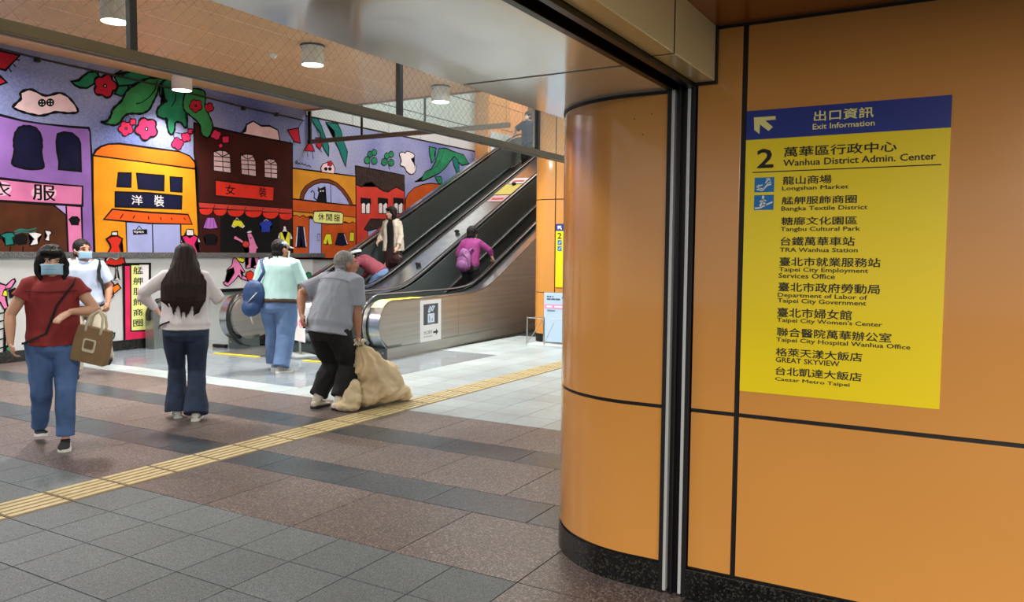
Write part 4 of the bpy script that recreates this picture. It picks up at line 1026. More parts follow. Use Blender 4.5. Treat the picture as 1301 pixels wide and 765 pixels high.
for c, r, m in (((235, 160), 78, 0), ((865, 298), 44, 0), ((957, 310), 32, 0), ((380, 455), 50, 1), ((522, 458), 75, 1), ((428, 410), 24, 1), ((738, 560), 40, 1), ((797, 515), 33, 1), ((827, 475), 19, 1), ((1005, 500), 34, 1), ((1072, 532), 27, 1), ((1037, 575), 16, 1)):
    flower(F_, c, r * 1.08, HPK if m else DRED, 5 if r > 40 else 4, .022 if r > 60 else .012)
for a, b in (((380, 368), (378, 420)), ((395, 368), (418, 390)), ((500, 355), (500, 395)), ((710, 490), (716, 525)), ((720, 482), (770, 490)), ((803, 450), (815, 462)), ((850, 480), (830, 478))): line('painted_stem', F_([a, b]), .008)
line('painted_branch', F_([(270, 95), (320, 70), (360, 45)]), .02); line('painted_branch', F_([(330, 100), (380, 70), (420, 62)]), .02)
# lower band figures
G_ = crop(100, 300, 5.1)
flat('painted_dress_stand', G_([(236, 190), (247, 190), (250, 270), (265, 282), (225, 286), (240, 272)]), PWHT, .01)
flat('painted_mannequin_neck', B([(150, 597), (185, 594), (186, 622), (150, 622)]), PWHT, .012)
flat('painted_dress', [*B([(118, 640), (150, 620), (185, 620), (215, 638), (198, 682)]), *G_([(272, 95), (290, 140), (300, 182), (232, 196), (163, 184), (175, 130), (205, 75), (200, 55)])], RED, .02)
flat('painted_wave', G_([(176, 150), (195, 128), (215, 128), (240, 140), (262, 120), (288, 120), (290, 140), (265, 140), (240, 158), (212, 145), (195, 145), (178, 165)]), PWHT, .006)
flat('painted_mannequin', B([(568, 660), (575, 632), (602, 612), (606, 580), (645, 582), (648, 612), (675, 625), (690, 660)]), PWHT, .012)
flat('painted_dress', B([(575, 625), (604, 616), (625, 632), (648, 616), (675, 628), (655, 672), (680, 745), (580, 745), (600, 672)]), pm('rose', (222, 44, 108), .1), .014)
flat('painted_banner_frame', G_([(288, 184), (456, 184), (456, 668), (294, 682)]), HPK, .035)
flat('painted_banner', G_([(333, 184), (452, 184), (452, 610), (336, 616)]), PYEL, .02)
flat('painted_banner_light', G_([(390, 186), (450, 186), (450, 480), (392, 420)]), PWHT, 0)
for i, ch in enumerate('艋舺服飾商圈'): ptext(G_, ch, (350, 248 + i * 68), (412, 198 + i * 68))
flat('painted_figure', G_([(118, 196), (135, 188), (152, 195), (166, 232), (195, 275), (225, 312), (222, 335), (210, 330), (214, 365), (222, 385), (205, 408), (190, 412), (196, 380), (175, 320), (158, 285), (138, 245), (122, 225)]), PINK, .014)
line('painted_hair', G_([(92, 182), (110, 190), (125, 182), (150, 186)]), .05); flat('painted_bag', G_([(212, 330), (250, 308), (270, 336), (226, 374)]), ORG2, .014)
flat('painted_figure', G_([(30, 190), (50, 182), (72, 200), (80, 222), (60, 225), (38, 215)]), PINK, .014)
flat('painted_leaf', G_([(180, 645), (205, 630), (232, 627), (228, 655), (205, 682), (188, 690)]), GREEN, .014)
flat('painted_pot', G_([(470, 440), (500, 410), (530, 405), (555, 420), (560, 560), (500, 560)]), GREYW, .014)
line('painted_hair', G_([(495, 290), (520, 270), (540, 268)]), .05); line('painted_figure', G_([(540, 262), (560, 250), (590, 248)]), .03, PINK)
H_ = crop(0, 320, 5.467)
flat('painted_figure', H_([(-40, 190), (0, 220), (40, 232), (78, 195), (98, 188), (104, 205), (75, 250), (30, 262), (38, 330), (55, 390), (25, 398), (0, 352), (-40, 330)]), PINK, .014)
flat('painted_bag', H_([(52, 265), (100, 248), (124, 270), (112, 312), (62, 325)]), PBLK, 0); flat('painted_bag', H_([(12, 305), (25, 265), (45, 270), (48, 308)]), YLW, .008)
line('painted_trellis', H_([(32, 400), (28, 715)]), .03); line('painted_trellis', H_([(-60, 400), (-60, 715)]), .03)
for y in (420, 475, 530, 600, 660): line('painted_trellis', H_([(-60, y), (-20, y + 12), (30, y)]), .015); flat('painted_leaf', H_([(32, y + 5), (50, y - 12), (75, y), (52, y + 18)]), GREEN, .01)
flat('painted_leaf', H_([(35, 670), (60, 650), (85, 690), (50, 692)]), GREEN, .01)
K_ = crop(270, 240, 5.46)
flat('painted_figure', K_([(236, 312), (250, 302), (266, 308), (285, 345), (300, 385), (317, 412), (303, 418), (300, 440), (318, 480), (328, 530), (312, 548), (285, 548), (282, 535), (300, 525), (288, 480), (276, 450), (266, 500), (260, 548), (228, 552), (226, 540), (245, 522), (246, 470), (250, 425), (246, 398), (215, 388), (180, 362), (142, 348), (146, 326), (160, 326), (178, 340), (212, 360), (248, 368)]), PINK, .012)
flat('painted_cap', K_([(232, 306), (240, 294), (262, 288), (272, 300), (255, 308)]), PWHT, .008); flat('painted_ball', K_(circ((228, 384), 24, 14)), BRICK, .012)
line('painted_face', K_([(252, 335), (262, 345), (268, 335)]), .012)
flat('painted_figure', K_([(138, 488), (148, 476), (160, 482), (178, 505), (196, 535), (222, 575), (212, 582), (190, 560), (196, 595), (240, 618), (242, 636), (200, 625), (178, 600), (150, 635), (104, 676), (78, 662), (72, 648), (86, 642), (104, 652), (128, 615), (148, 580), (142, 545), (112, 577), (96, 572), (100, 560), (130, 530), (136, 510)]), PINK, .012)
flat('painted_hair', K_([(146, 472), (158, 464), (180, 475), (212, 482), (222, 496), (208, 512), (182, 504), (166, 486)]), YLW, .01); flat('painted_bag', K_([(232, 578), (262, 568), (282, 585), (285, 625), (245, 640), (228, 605)]), RED, .012)
Q_ = crop(370, 300, 6.377)
flat('painted_leaf', Q_([(95, 352), (102, 322), (130, 292), (155, 300), (160, 325), (150, 352), (110, 378)]), GREEN, .014)
flat('painted_leaf', Q_([(60, 392), (85, 360), (110, 352), (100, 385), (75, 400)]), GREEN, .012)

# conduit clipped along the top of the mural
t = thing('conduit_cable', 'thin black cable clipped along the top of the mural', 'cable', (XM + .05, 0, 0))
pts = [on(x, y, 0, XM + .05) for x, y in ((-60, 45), (0, 62), (48, 74), (120, 90), (200, 108), (310, 136), (386, 153))]
MB().tube([(0, p.y, p.z) for p in [Vector((0, -2, pts[0].z))] + pts], .014, 8).build('cable', RUBBER, t)
for x, y in ((48, 75), (310, 137), (352, 145)):
    p = on(x, y, 0, XM + .05); MB().box(-.045, .02, p.y - .03, p.y + .03, p.z - .04, p.z + .025, .005).build('clip', RUBBER, t)

# ================================================================ PEOPLE
V3 = Vector
def ik(a, b, l1, l2, pole):
    d = b - a; L = min(d.length, (l1 + l2) * .999); dn = d.normalized()
    x = (l1 * l1 - l2 * l2 + L * L) / (2 * L); h = math.sqrt(max(0, l1 * l1 - x * x))
    p = pole - dn * pole.dot(dn); p = p.normalized() if p.length > 1e-6 else dn.orthogonal().normalized()
    return a + dn * x + p * h, a + dn * L
def lerp(a, b, t): return a + (b - a) * t
def basis(F, U):
    F = F.normalized(); R_ = F.cross(U).normalized(); U = R_.cross(F).normalized()
    return Matrix((R_, F, U)).transposed()          # columns: right, forward, up
def foldfn(amp, sc, seed, stretch=(1, 1, .45)):
    o = Vector((seed * 3.1, seed * 1.7, seed))
    def f(co, n):
        q = Vector((co.x * stretch[0], co.y * stretch[1], co.z * stretch[2])) * sc + o
        r = noise.noise(q) + .5 * noise.noise(q * 2.1)
        r2 = abs(noise.noise(q * 1.3 + Vector((5, 2, 1))))
        return co + n * (amp * (r * .8 - r2 * .9))
    return f
SKINS = {'a': mat('skin_warm', (206, 158, 130), .5, var=.05, scale=20), 'b': mat('skin_tan', (172, 120, 92), .5, var=.07, scale=18), 'c': mat('skin_fair', (222, 184, 160), .5, var=.04, scale=20)}
for s_ in SKINS.values(): s_.node_tree.nodes['Principled BSDF'].inputs['Subsurface Weight'].default_value = .08
HAIRB = mat('black_hair', (20, 17, 16), .5, spec=.25, var=.35, scale=60, bump=.5, bscale=90, stretch=(3, 3, .3))
HAIRBR = mat('dark_brown_hair', (40, 27, 22), .55, spec=.2, var=.4, scale=60, bump=.6, bscale=90, stretch=(3, 3, .2))
HAIRG = mat('grey_hair', (128, 126, 122), .6, var=.4, scale=50, bump=.6, bscale=120)
EYE = mat('eye_dark', (24, 18, 16), .2); LIP = mat('lip', (168, 96, 88), .5); EYEW = mat('eye_white', (228, 222, 216), .3)
MASKB = mat('mask_blue', (160, 200, 228), .7, var=.04, scale=30); MASKW = mat('mask_white', (232, 236, 238), .7)

def person(label, loc, F, h, pose, skin='a', voxel=.009, group=None, build=1.0):
    """pose (body frame, metres): feet=((x,y,z,pitch,yaw) left, right); hands=(left,right) wrist targets; poles; lean; head=(yaw,pitch,roll)"""
    ang = math.atan2(-F[0], F[1]); root = thing('person', label, 'person', loc, ang, group)
    k = h / 1.65; g = pose.get
    pz = g('pelvis_z', .86) * k + g('dz', 0); pel = V3((g('pelvis_x', 0) * k, g('pelvis_y', 0) * k, pz))
    lean = math.radians(g('lean', 3)); side = math.radians(g('side', 0)); hunch = math.radians(g('hunch', 4))
    tw = math.radians(g('twist', 0))
    up = V3((math.sin(side), math.sin(lean), math.cos(lean) * math.cos(side))).normalized()
    up2 = V3((math.sin(side), math.sin(lean + hunch), math.cos(lean + hunch))).normalized()
    fw = V3((-math.sin(tw), math.cos(tw), 0)); Bc = basis(fw - up2 * fw.dot(up2), up2); Rc, Fc = Bc.col[0].to_3d(), Bc.col[1].to_3d()
    X = V3((1, 0, 0)); Y = V3((0, 1, 0))
    spine = [pel + up * (t * .27 * k) for t in (0, .5, 1)]; chest = spine[-1] + up2 * .17 * k; neck = chest + up2 * .12 * k
    sw = g('shoulder', .150) * k * build
    sh = [neck - up2 * .062 * k - Rc * sw, neck - up2 * .062 * k + Rc * sw]       # left, right
    hd = g('head', (0, 0, 0)); hy, hp, hr = [math.radians(a) for a in hd]
    HU = (V3((0, .12, 1)) if g('lean', 3) < 30 else up2).normalized()
    hf = V3((-math.sin(hy) * math.cos(hp), math.cos(hy) * math.cos(hp), math.sin(hp))); 
    if g('lean', 3) >= 30: hf = basis(Y, HU) @ hf
    Hm = basis(hf, V3((math.sin(hr), 0, math.cos(hr)))) 
    ndir = (up2 * .6 + HU * .4 + V3((0, g('neck_fwd', .12), 0))).normalized()
    hc = neck + ndir * .074 * k + Hm.col[2].to_3d() * .054 * k + Hm.col[1].to_3d() * .018 * k
    # legs
    hips = [pel - X * .088 * k * build - V3((0, 0, .01)), pel + X * .088 * k * build - V3((0, 0, .01))]
    feet = g('feet'); ank = []; knee = []
    for i in (0, 1):
        fx, fy, fz, fp, fyw = feet[i]; a = V3((fx, fy, fz + .075 * k)); kn, a2 = ik(hips[i], a, .405 * k, .405 * k, V3(g('knee', (0, 1, 0))) if not g('knees') else V3(g('knees')[i])); knee.append(kn); ank.append(a2)
    # arms
    wr = []; el = []
    for i in (0, 1):
        t = V3(g('hands')[i]); pl = V3(g('poles', ((-.5, -1, 0), (.5, -1, 0)))[i]); e_, w_ = ik(sh[i], t, .275 * k, .245 * k, pl); el.append(e_); wr.append(w_)
    # --- one continuous skin: head, neck, trunk, arms with hands, legs
    b = MB()
    def torso(mb, f, lo, hi):
        R_ = []; P_ = []
        prof = [(-.10, .135, .10), (0, .155, .115), (.25, .148, .108), (.5, .138, .098), (.75, .150, .105), (.86, .145, .100), (.94, .115, .088), (1.0, .085, .072), (1.06, .062, .060)]
        for t, a, c in prof:
            if t < lo or t > hi: continue
            p = lerp(spine[0], spine[-1], t / .5 * .48) if t <= .5 else lerp(spine[-1], neck, (t - .48) / .52)
            P_.append(p); R_.append((a * k * build * f, c * k * build * f))
        mb.tube(P_, R_, 20, flat=Rc)
    torso(b, .90, -.2, 1.2)
    for i in (0, 1): b.limb([neck + up2 * .005 * k, lerp(neck, sh[i], .55) + up2 * .012 * k, sh[i]], [.045 * k, .047 * k, .046 * k * build], 12)
    b.limb([neck - up2 * .05 * k, hc - Hm.col[2].to_3d() * .05 * k - Hm.col[1].to_3d() * .015 * k], [.056 * k, .050 * k])
    hk = k ** .5 * g('head_size', 1.05)
    M3 = Hm
    def HP(x, y, z): return hc + M3 @ V3((x * hk, y * hk, z * hk))
    b.ell(HP(0, -.012, .028), (.073 * hk, .090 * hk, .083 * hk), M3)
    b.ell(HP(0, .020, -.020), (.062 * hk, .068 * hk, .082 * hk), M3)
    b.ell(HP(0, .048, -.078), (.030 * hk, .028 * hk, .024 * hk), M3, 12)
    b.limb([HP(0, .082, .014), HP(0, .098, -.020)], [.009 * hk, .013 * hk], 8); b.ell(HP(.011, .090, -.024), (.008, .009, .007), M3, 8); b.ell(HP(-.011, .090, -.024), (.008, .009, .007), M3, 8)
    for s_ in (-1, 1):
        b.ell(HP(s_ * .074, -.012, -.004), (.012 * hk, .020 * hk, .031 * hk), M3, 10); b.ell(HP(s_ * .030, .072, .028), (.024, .014, .009), M3, 8)
        b.ell(HP(s_ * .036, .055, -.022), (.024, .026, .022), M3, 8)
    b.ell(HP(0, .080, -.048), (.022, .013, .010), M3, 8)
    fr = g('hand_r', .0088)
    for i in (0, 1):
        b.limb([sh[i] - Rc * (.02 if i else -.02) * k, lerp(sh[i], el[i], .35), el[i], lerp(el[i], wr[i], .3), wr[i]], [.052 * k * build, .047 * k * build, .038 * k * build, .039 * k * build, .026 * k], 14)
        sgn = -1 if i == 0 else 1
        hdv = V3(g('hand_dirs')[i]).normalized() if g('hand_dirs') and g('hand_dirs')[i] else (wr[i] - el[i]).normalized()
        pn = V3(g('palms')[i]) if g('palms') and g('palms')[i] else V3((-sgn, 0, 0)); pn = (pn - hdv * pn.dot(hdv)).normalized()
        ax = hdv.cross(pn).normalized()                 # across the palm
        thumb_side = V3(g('thumbs')[i]) if g('thumbs') and g('thumbs')[i] else V3((0, 1, 0))
        if ax.dot(thumb_side) < 0: ax = -ax             # ax points to the thumb side
        curl = g('curls', (.35, .35))[i]
        p0 = wr[i]; b.limb([p0, p0 + hdv * .03 * k, p0 + hdv * .075 * k], [(.024 * k, .018 * k), (.036 * k, .016 * k), (.039 * k, .014 * k)], 14, flat=ax)
        for q, (off, ln) in enumerate(((.029, .92), (.010, 1.0), (-.010, .94), (-.028, .76))):
            s0 = p0 + hdv * .080 * k + ax * off * k * 1.1; L = .074 * k * ln; pts = [s0 - hdv * .015]; d = hdv.copy(); c_ = s0
            for z_, fr_ in enumerate((.42, .32, .26)):
                a_ = curl * (1.0 if z_ else .7); d = (d * math.cos(a_) + (d.cross(d.cross(pn)) * -1).normalized() * math.sin(a_)).normalized() if a_ else d
                c_ = c_ + d * L * fr_; pts.append(c_)
            b.limb(pts, [fr * k * 1.05, fr * k * 1.05, fr * k, fr * k * .85], 8)
        ts = p0 + hdv * .025 * k + ax * .026 * k; td = (hdv * .75 + ax * .65 + pn * .3 * (1 + curl)).normalized(); td2 = (hdv * .95 + ax * .15 + pn * .35 * curl).normalized()
        b.limb([ts, ts + td * .035 * k, ts + td * .035 * k + td2 * .03 * k], [.0125 * k, .0105 * k, .0088 * k], 8)
    for i in (0, 1):
        b.limb([hips[i], lerp(hips[i], knee[i], .3), knee[i], lerp(knee[i], ank[i], .3), ank[i]], [.075 * k, .072 * k, .048 * k, .047 * k, .032 * k], 12)
    blob(b, 'body', SKINS[skin], root, voxel, 2)
    # --- face details
    for s_ in (-1, 1):
        MB().ell(HP(s_ * .030, .083, .010), (.012 * hk, .005 * hk, .0052 * hk), M3, 10).build('eye', EYEW if voxel < .008 else EYE, root, True)
        if voxel < .008: MB().ell(HP(s_ * .030, .0865, .010), (.0052, .003, .0052), M3, 8).build('pupil', EYE, root, True)
        MB().limb([HP(s_ * .016, .088, .030), HP(s_ * .032, .0875, .036), HP(s_ * .048, .074, .031)], [.0028, .0036, .0025], 8).build('eyebrow', HAIRB if not g('brow') else g('brow'), root, True)
    if not g('mask'): MB().limb([HP(-.019, .088, -.048), HP(0, .0945, -.047), HP(.019, .088, -.048)], [.004, .0062, .004], 8).build('lips', LIP, root, True)
    D = dict(root=root, k=k, hk=hk, HP=HP, M3=M3, hc=hc, neck=neck, chest=chest, spine=spine, pel=pel, sh=sh, el=el, wr=wr, hips=hips, knee=knee, ank=ank, up=up, up2=up2, Rc=Rc, Fc=Fc, build=build, voxel=voxel, pose=pose, feet=feet)
    if g('mask'): maskfn(D, g('mask'))
    return D

def maskfn(D, m):
    HP = D['HP']; rows = []
    for i in range(9):
        v = i / 8; z = -.012 - .072 * v; r = []
        for j in range(13):
            u = (j / 12 - .5) * 2; a = u * 1.12; bul = (1 - u * u)
            rad = .083 + .012 * math.sin(PI * min(1, v * 1.05 + .08)) * bul
            x = math.sin(a) * .073; y = .020 + math.cos(a) * (.067 + .018 * bul * (1 - .3 * v)) - .010 * v * v + .003 * math.sin(v * 19) * (1 if bul > .2 else .3)
            r.append(HP(x, y + .004, z + .006 * (u * u) * (1 - v) - .004 * u * u * v))
        rows.append(r)
    o = MB().sheet(rows, -.002).build('face_mask', m, D['root'], True)
    for s in (-1, 1): MB().tube([HP(s * .066, .055, -.02), HP(s * .078, .02, -.005), HP(s * .082, -.012, .012)], .0016, 6).build('ear_loop', MASKW, o)

def shirt(D, m, hem=-.12, sleeve=.55, w=1.12, loose=1., sr=.060, name='shirt', flare=1., seed=1., amp=.006, neckh=1.04, cap=False, sc=9):
    b = MB(); k = D['k']; bl = D['build']; sp = D['spine']; neck = D['neck']
    prof = [(hem, .158 * flare, .122 * flare), ((hem + .25) / 2, .160 * (1 + flare) / 2, .122), (.25, .155 * loose, .114 * loose), (.5, .148 * loose, .106 * loose), (.74, .160, .110), (.85, .152, .106), (.93, .124, .094), (.99, .092, .078), (neckh, .064, .062)]
    P_ = []; R_ = []
    for t, a, c in prof:
        p = lerp(sp[0], sp[-1], t / .5 * .48) if t <= .5 else lerp(sp[-1], neck, (t - .48) / .52)
        P_.append(p); R_.append((a * k * bl * w, c * k * bl * w))
    b.tube(P_, R_, 24, flat=D['Rc'])
    for i in (0, 1):
        s, e, wr_ = D['sh'][i], D['el'][i], D['wr'][i]; r = sr * k * bl; inn = s - D['Rc'] * (.07 if i else -.07) * k + D['up2'] * .016 * k
        if sleeve <= 1: b.tube([inn, s, lerp(s, e, sleeve * .5), lerp(s, e, sleeve)], [r * .95, r, r * 1.0, r * (1.05 if not cap else 1.12)], 16)
        else:
            q = lerp(e, wr_, min(sleeve - 1, .97)); b.tube([inn, s, lerp(s, e, .5), lerp(s, e, .92), lerp(e, wr_, .12), lerp(e, wr_, .5), q], [r * .95, r, r * .92, r * .85, r * .83, r * .72, r * .5], 16)
    return blob(b, name, m, D['root'], max(D['voxel'], .008), 3, foldfn(amp, sc, seed))

def trousers(D, m, hemr=.075, kr=.078, thr=.098, end=.04, w=1.1, waist=.16, name='trousers', seed=2., amp=.006, knee_r=None, sc=8, calf=None):
    b = MB(); k = D['k']; bl = D['build']; sp = D['spine']
    P_ = [lerp(sp[0], sp[-1], waist * 2 * .9), sp[0] + D['up'] * .02, sp[0] - V3((0, 0, .05 * k)), sp[0] - V3((0, 0, .11 * k))]
    b.tube(P_, [(.150 * k * bl * w, .112 * k * bl * w), (.165 * k * bl * w, .125 * k * bl * w), (.168 * k * bl * w, .128 * k * bl * w), (.13 * k * bl * w, .10 * k * bl * w)], 22, flat=(1, 0, 0))
    for i in (0, 1):
        h_, kn, a = D['hips'][i], D['knee'][i], D['ank'][i]; end_ = lerp(a, kn, end) if end >= 0 else a + (a - kn).normalized() * (-end)
        b.tube([h_ + V3((0, 0, .03)), lerp(h_, kn, .3), lerp(h_, kn, .7), kn, lerp(kn, end_, .4), lerp(kn, end_, .8), end_], [thr * k * bl, thr * k * bl * .97, lerp(thr, kr, .7) * k * bl, kr * k * bl, (calf or lerp(kr, hemr, .4)) * k * bl, hemr * k * bl, hemr * k * bl], 16)
    return blob(b, name, m, D['root'], max(D['voxel'], .008), 3, foldfn(amp, sc, seed, (1, 1, .7)))

SOLEW = mat('sole_white', (226, 226, 220), .6)
def shoes(D, m, sole=SOLEW, kind='shoe', L=.25, names='shoe', toe=None):
    k = D['k']
    for i in (0, 1):
        fx, fy, fz, fp, fyw = D['feet'][i]; a = D['ank'][i]; Mx = Matrix.Rotation(math.radians(fyw), 3, 'Z') @ Matrix.Rotation(math.radians(-fp), 3, 'X')
        piv = V3((a.x, a.y, a.z - .075 * k))
        if fp > 0:     # heel lifted: the ball of the foot stays where it was
            pass
        def Q(x, y, z): return piv + Mx @ V3((x * k, y * k, z * k))
        s = 1 if i else -1; n = 11; rows = []
        prof = [(-.062, .012, .050), (-.055, .030, .070), (-.03, .036, .082), (.01, .037, .085), (.05, .039, .068), (.09, .044, .052), (.13, .046, .042), (.16, .041, .036), (.178, .028, .028), (.186, .010, .022)]
        v = []; f = []; nn = 12
        for y, w, hh in prof:
            for j in range(nn):
                t = 2 * PI * j / nn; x = w * math.copysign(abs(math.cos(t)) ** .8, math.cos(t)); z = .014 + (hh - .014) * (.5 + .5 * math.sin(t)) ** .8
                v.append(Q(x + s * -.006 * (y > .05), y, z))
        for q in range(len(prof) - 1):
            for j in range(nn): f.append((q * nn + j, q * nn + (j + 1) % nn, (q + 1) * nn + (j + 1) % nn, (q + 1) * nn + j))
        f += [tuple(range(nn - 1, -1, -1)), tuple((len(prof) - 1) * nn + j for j in range(nn))]
        sh_ = obj(names, v, f, m, D['root'], True)
        o = [(-.066, 0)] + [(y, w * 1.12) for y, w, _ in prof[1:-1]] + [(.194, 0)]
        out = [(w, y) for y, w in o] + [(-w, y) for y, w in reversed(o[1:-1])]
        v = [Q(x, y, 0) for x, y in out] + [Q(x, y, .028 if y < 0 else .022) for x, y in out]; n = len(out)
        obj('sole', v, [tuple(range(n - 1, -1, -1)), tuple(range(n, 2 * n))] + [(q, (q + 1) % n, n + (q + 1) % n, n + q) for q in range(n)], sole, sh_)
        if toe: MB().tube([Q(-.03, .10, .05), Q(0, .10, .056), Q(.03, .10, .05)], .006 * k, 8).build('strap', toe, sh_)
def hair_cap(D, m, front=.055, low=-.02, back=-.06, thick=.012, name='hair', amp=.004, extra=None, fringe=0., seed=3.):
    """close hair: a skin over the skull, cut along the hairline"""
    HP = D['HP']; b = MB(); M3 = D['M3']; hk = D['hk']
    b.ell(HP(0, -.022, .036), ((.073 + thick) * hk, (.086 + thick) * hk, (.082 + thick) * hk), M3, 20)
    b.ell(HP(0, -.042, -.012 + (low if low < 0 else 0)), ((.066 + thick * .8) * hk, (.058 + thick) * hk, (.060 + thick) * hk), M3, 16)
    if fringe: b.ell(HP(0, .048, .062 - fringe * .3), (.070 * hk, .042 * hk, (.030 + fringe) * hk), M3, 16)
    if extra: extra(b, HP, M3)
    def dsp(co, n):
        q = co * 55 + V3((seed, 0, 0)); return co + n * (amp * noise.noise(V3((q.x, q.y, q.z * .4))))
    return blob(b, name, m, D['root'], .006, 2, dsp)

def W2L(D, P):      # world point into the person's own frame
    return D['root'].matrix_basis.inverted() @ V3(P)
def frame(x, y):    # horizontal direction looking through pixel column x
    d = ray(x, y); return V3((d.x, d.y, 0)).normalized()
RIGHT = V3((CR.x, CR.y, 0)).normalized()

# ---------------- woman in the maroon top, walking towards us
CL_MAR = mat('maroon_cotton', (140, 42, 42), .8, var=.1, scale=12, bump=.15, bscale=300)
DENIM = mat('blue_denim', (72, 100, 146), .85, var=.34, scale=4.5, bump=.2, bscale=350)
DENIM_DK = mat('dark_denim', (36, 50, 74), .85, var=.35, scale=7, bump=.2, bscale=350)
BLKC = mat('black_cloth', (20, 20, 22), .8, var=.15, scale=10, bump=.1, bscale=200)
Fw = -frame(62, 400)
LW = V3((-6.07, 3.47, 0))
D = person('woman in maroon top and blue jeans walking with a brown tote bag', LW, Fw, 1.485,
    dict(feet=((-.06, .18, 0, 0, -4), (.11, -.17, .03, -12, 6)), hands=((-.115, .235, 1.03), (.275, .10, .80)), poles=((-.9, -.5, -.2), (.9, -.8, 0)),
         knees=((0.1, 1, 0), (-.1, 1, 0)), lean=2, head=(3, 3, 0), palms=((0, -.5, -1), (-.8, 0, 0)), hand_dirs=((.75, .25, -.45), (-.15, .25, -.9)), thumbs=((0, .2, 1), (0, 1, 0)), curls=(.22, .55), mask=MASKB, head_size=1.12, shoulder=.155, hand_r=.0082), 'a', .0072, build=1.12)
DW = D
shirt(D, CL_MAR, -.02, .42, 1.14, 1.08, .066, seed=1.5, amp=.010, flare=1.05, cap=True, name='top', neckh=1.10)
trousers(D, DENIM, .062, .076, .102, .06, 1.08, seed=4, amp=.010, name='jeans')
shoes(D, BLKC)
def bob(b, HP, M3):
    for s in (-1, 1):
        b.limb([HP(s * .070, .015, .05), HP(s * .088, .010, -.01), HP(s * .086, .012, -.075), HP(s * .068, .022, -.112)], [.022, .026, .024, .014], 12)
        b.limb([HP(s * .055, -.04, .03), HP(s * .07, -.035, -.05), HP(s * .055, -.03, -.105)], [.04, .036, .028], 12)
    b.limb([HP(-.05, .062, .072), HP(0, .078, .070), HP(.05, .062, .072)], [.022, .024, .022], 12)
    b.limb([HP(-.05, .070, .056), HP(-.01, .084, .062), HP(.03, .080, .062)], [.010, .011, .010], 8)
hair_cap(D, HAIRB, thick=.020, extra=bob, amp=.006)
# strap across the chest
def strap(D, P, r, m, name='bag_strap'):
    return MB().tube(P, [(r, .003)] * len(P), 8, flat=None).build(name, m, D['root'], True)
def around(D, t, a, w=1.2, dx=0, off=.0):
    """point on the clothing at height t (0 pelvis, 1 neck) and bearing a (0 front, 90 right)"""
    sp = D['spine']; k = D['k']; bl = D['build']; c = lerp(sp[0], sp[-1], t / .5 * .48) if t <= .5 else lerp(sp[-1], D['neck'], (t - .48) / .52)
    prof = [(-.3, .17, .13), (0, .162, .122), (.25, .155, .114), (.5, .148, .106), (.75, .158, .110), (.93, .162, .102), (1.02, .12, .08), (1.2, .1, .07)]
    for q in range(len(prof) - 1):
        if prof[q][0] <= t <= prof[q + 1][0]:
            u = (t - prof[q][0]) / (prof[q + 1][0] - prof[q][0]); ra = lerp(prof[q][1], prof[q + 1][1], u); rb = lerp(prof[q][2], prof[q + 1][2], u); break
    a = math.radians(a); R_ = D['Rc']; F_ = D['Fc']
    return c + R_ * (math.sin(a) * (ra * k * bl * w + off)) + F_ * (math.cos(a) * (rb * k * bl * w + off))
def band(D, pts, wdt, m, name, th=.004):
    """flat strap lying on the clothing through pts, each with outward direction from the spine"""
    V = []; F = []
    n = len(pts)
    for i, p in enumerate(pts):
        d = (pts[min(i + 1, n - 1)] - pts[max(i - 1, 0)]).normalized(); ctr = D['chest'].copy(); o = V3((p.x - ctr.x, p.y - ctr.y, 0)).normalized()
        if abs(d.dot(o)) > .8: o = V3((0, 0, 1))
        s = d.cross(o).normalized() * wdt * .5
        V += [p - s, p + s, p + s + o * th, p - s + o * th]
    for i in range(n - 1):
        for j in range(4): F.append((i * 4 + j, (i + 1) * 4 + j, (i + 1) * 4 + (j + 1) % 4, i * 4 + (j + 1) % 4))
    F += [(3, 2, 1, 0), tuple(4 * (n - 1) + j for j in range(4))]
    return obj(name, V, F, m, D['root'])
band(D, [around(D, t, a, 1.24, off=.004) for t, a in ((1.0, -70), (.93, -42), (.8, -26), (.62, -8), (.45, 14), (.28, 38), (.12, 62), (.05, 85))], .016, BLKC, 'bag_strap')
MB().tube([around(D, .83, a, 1.19, off=.004) for a in range(-60, 61, 8)], .004, 6).build('seam', mat('maroon_dark', (84, 22, 26), .8), D['root'], True)
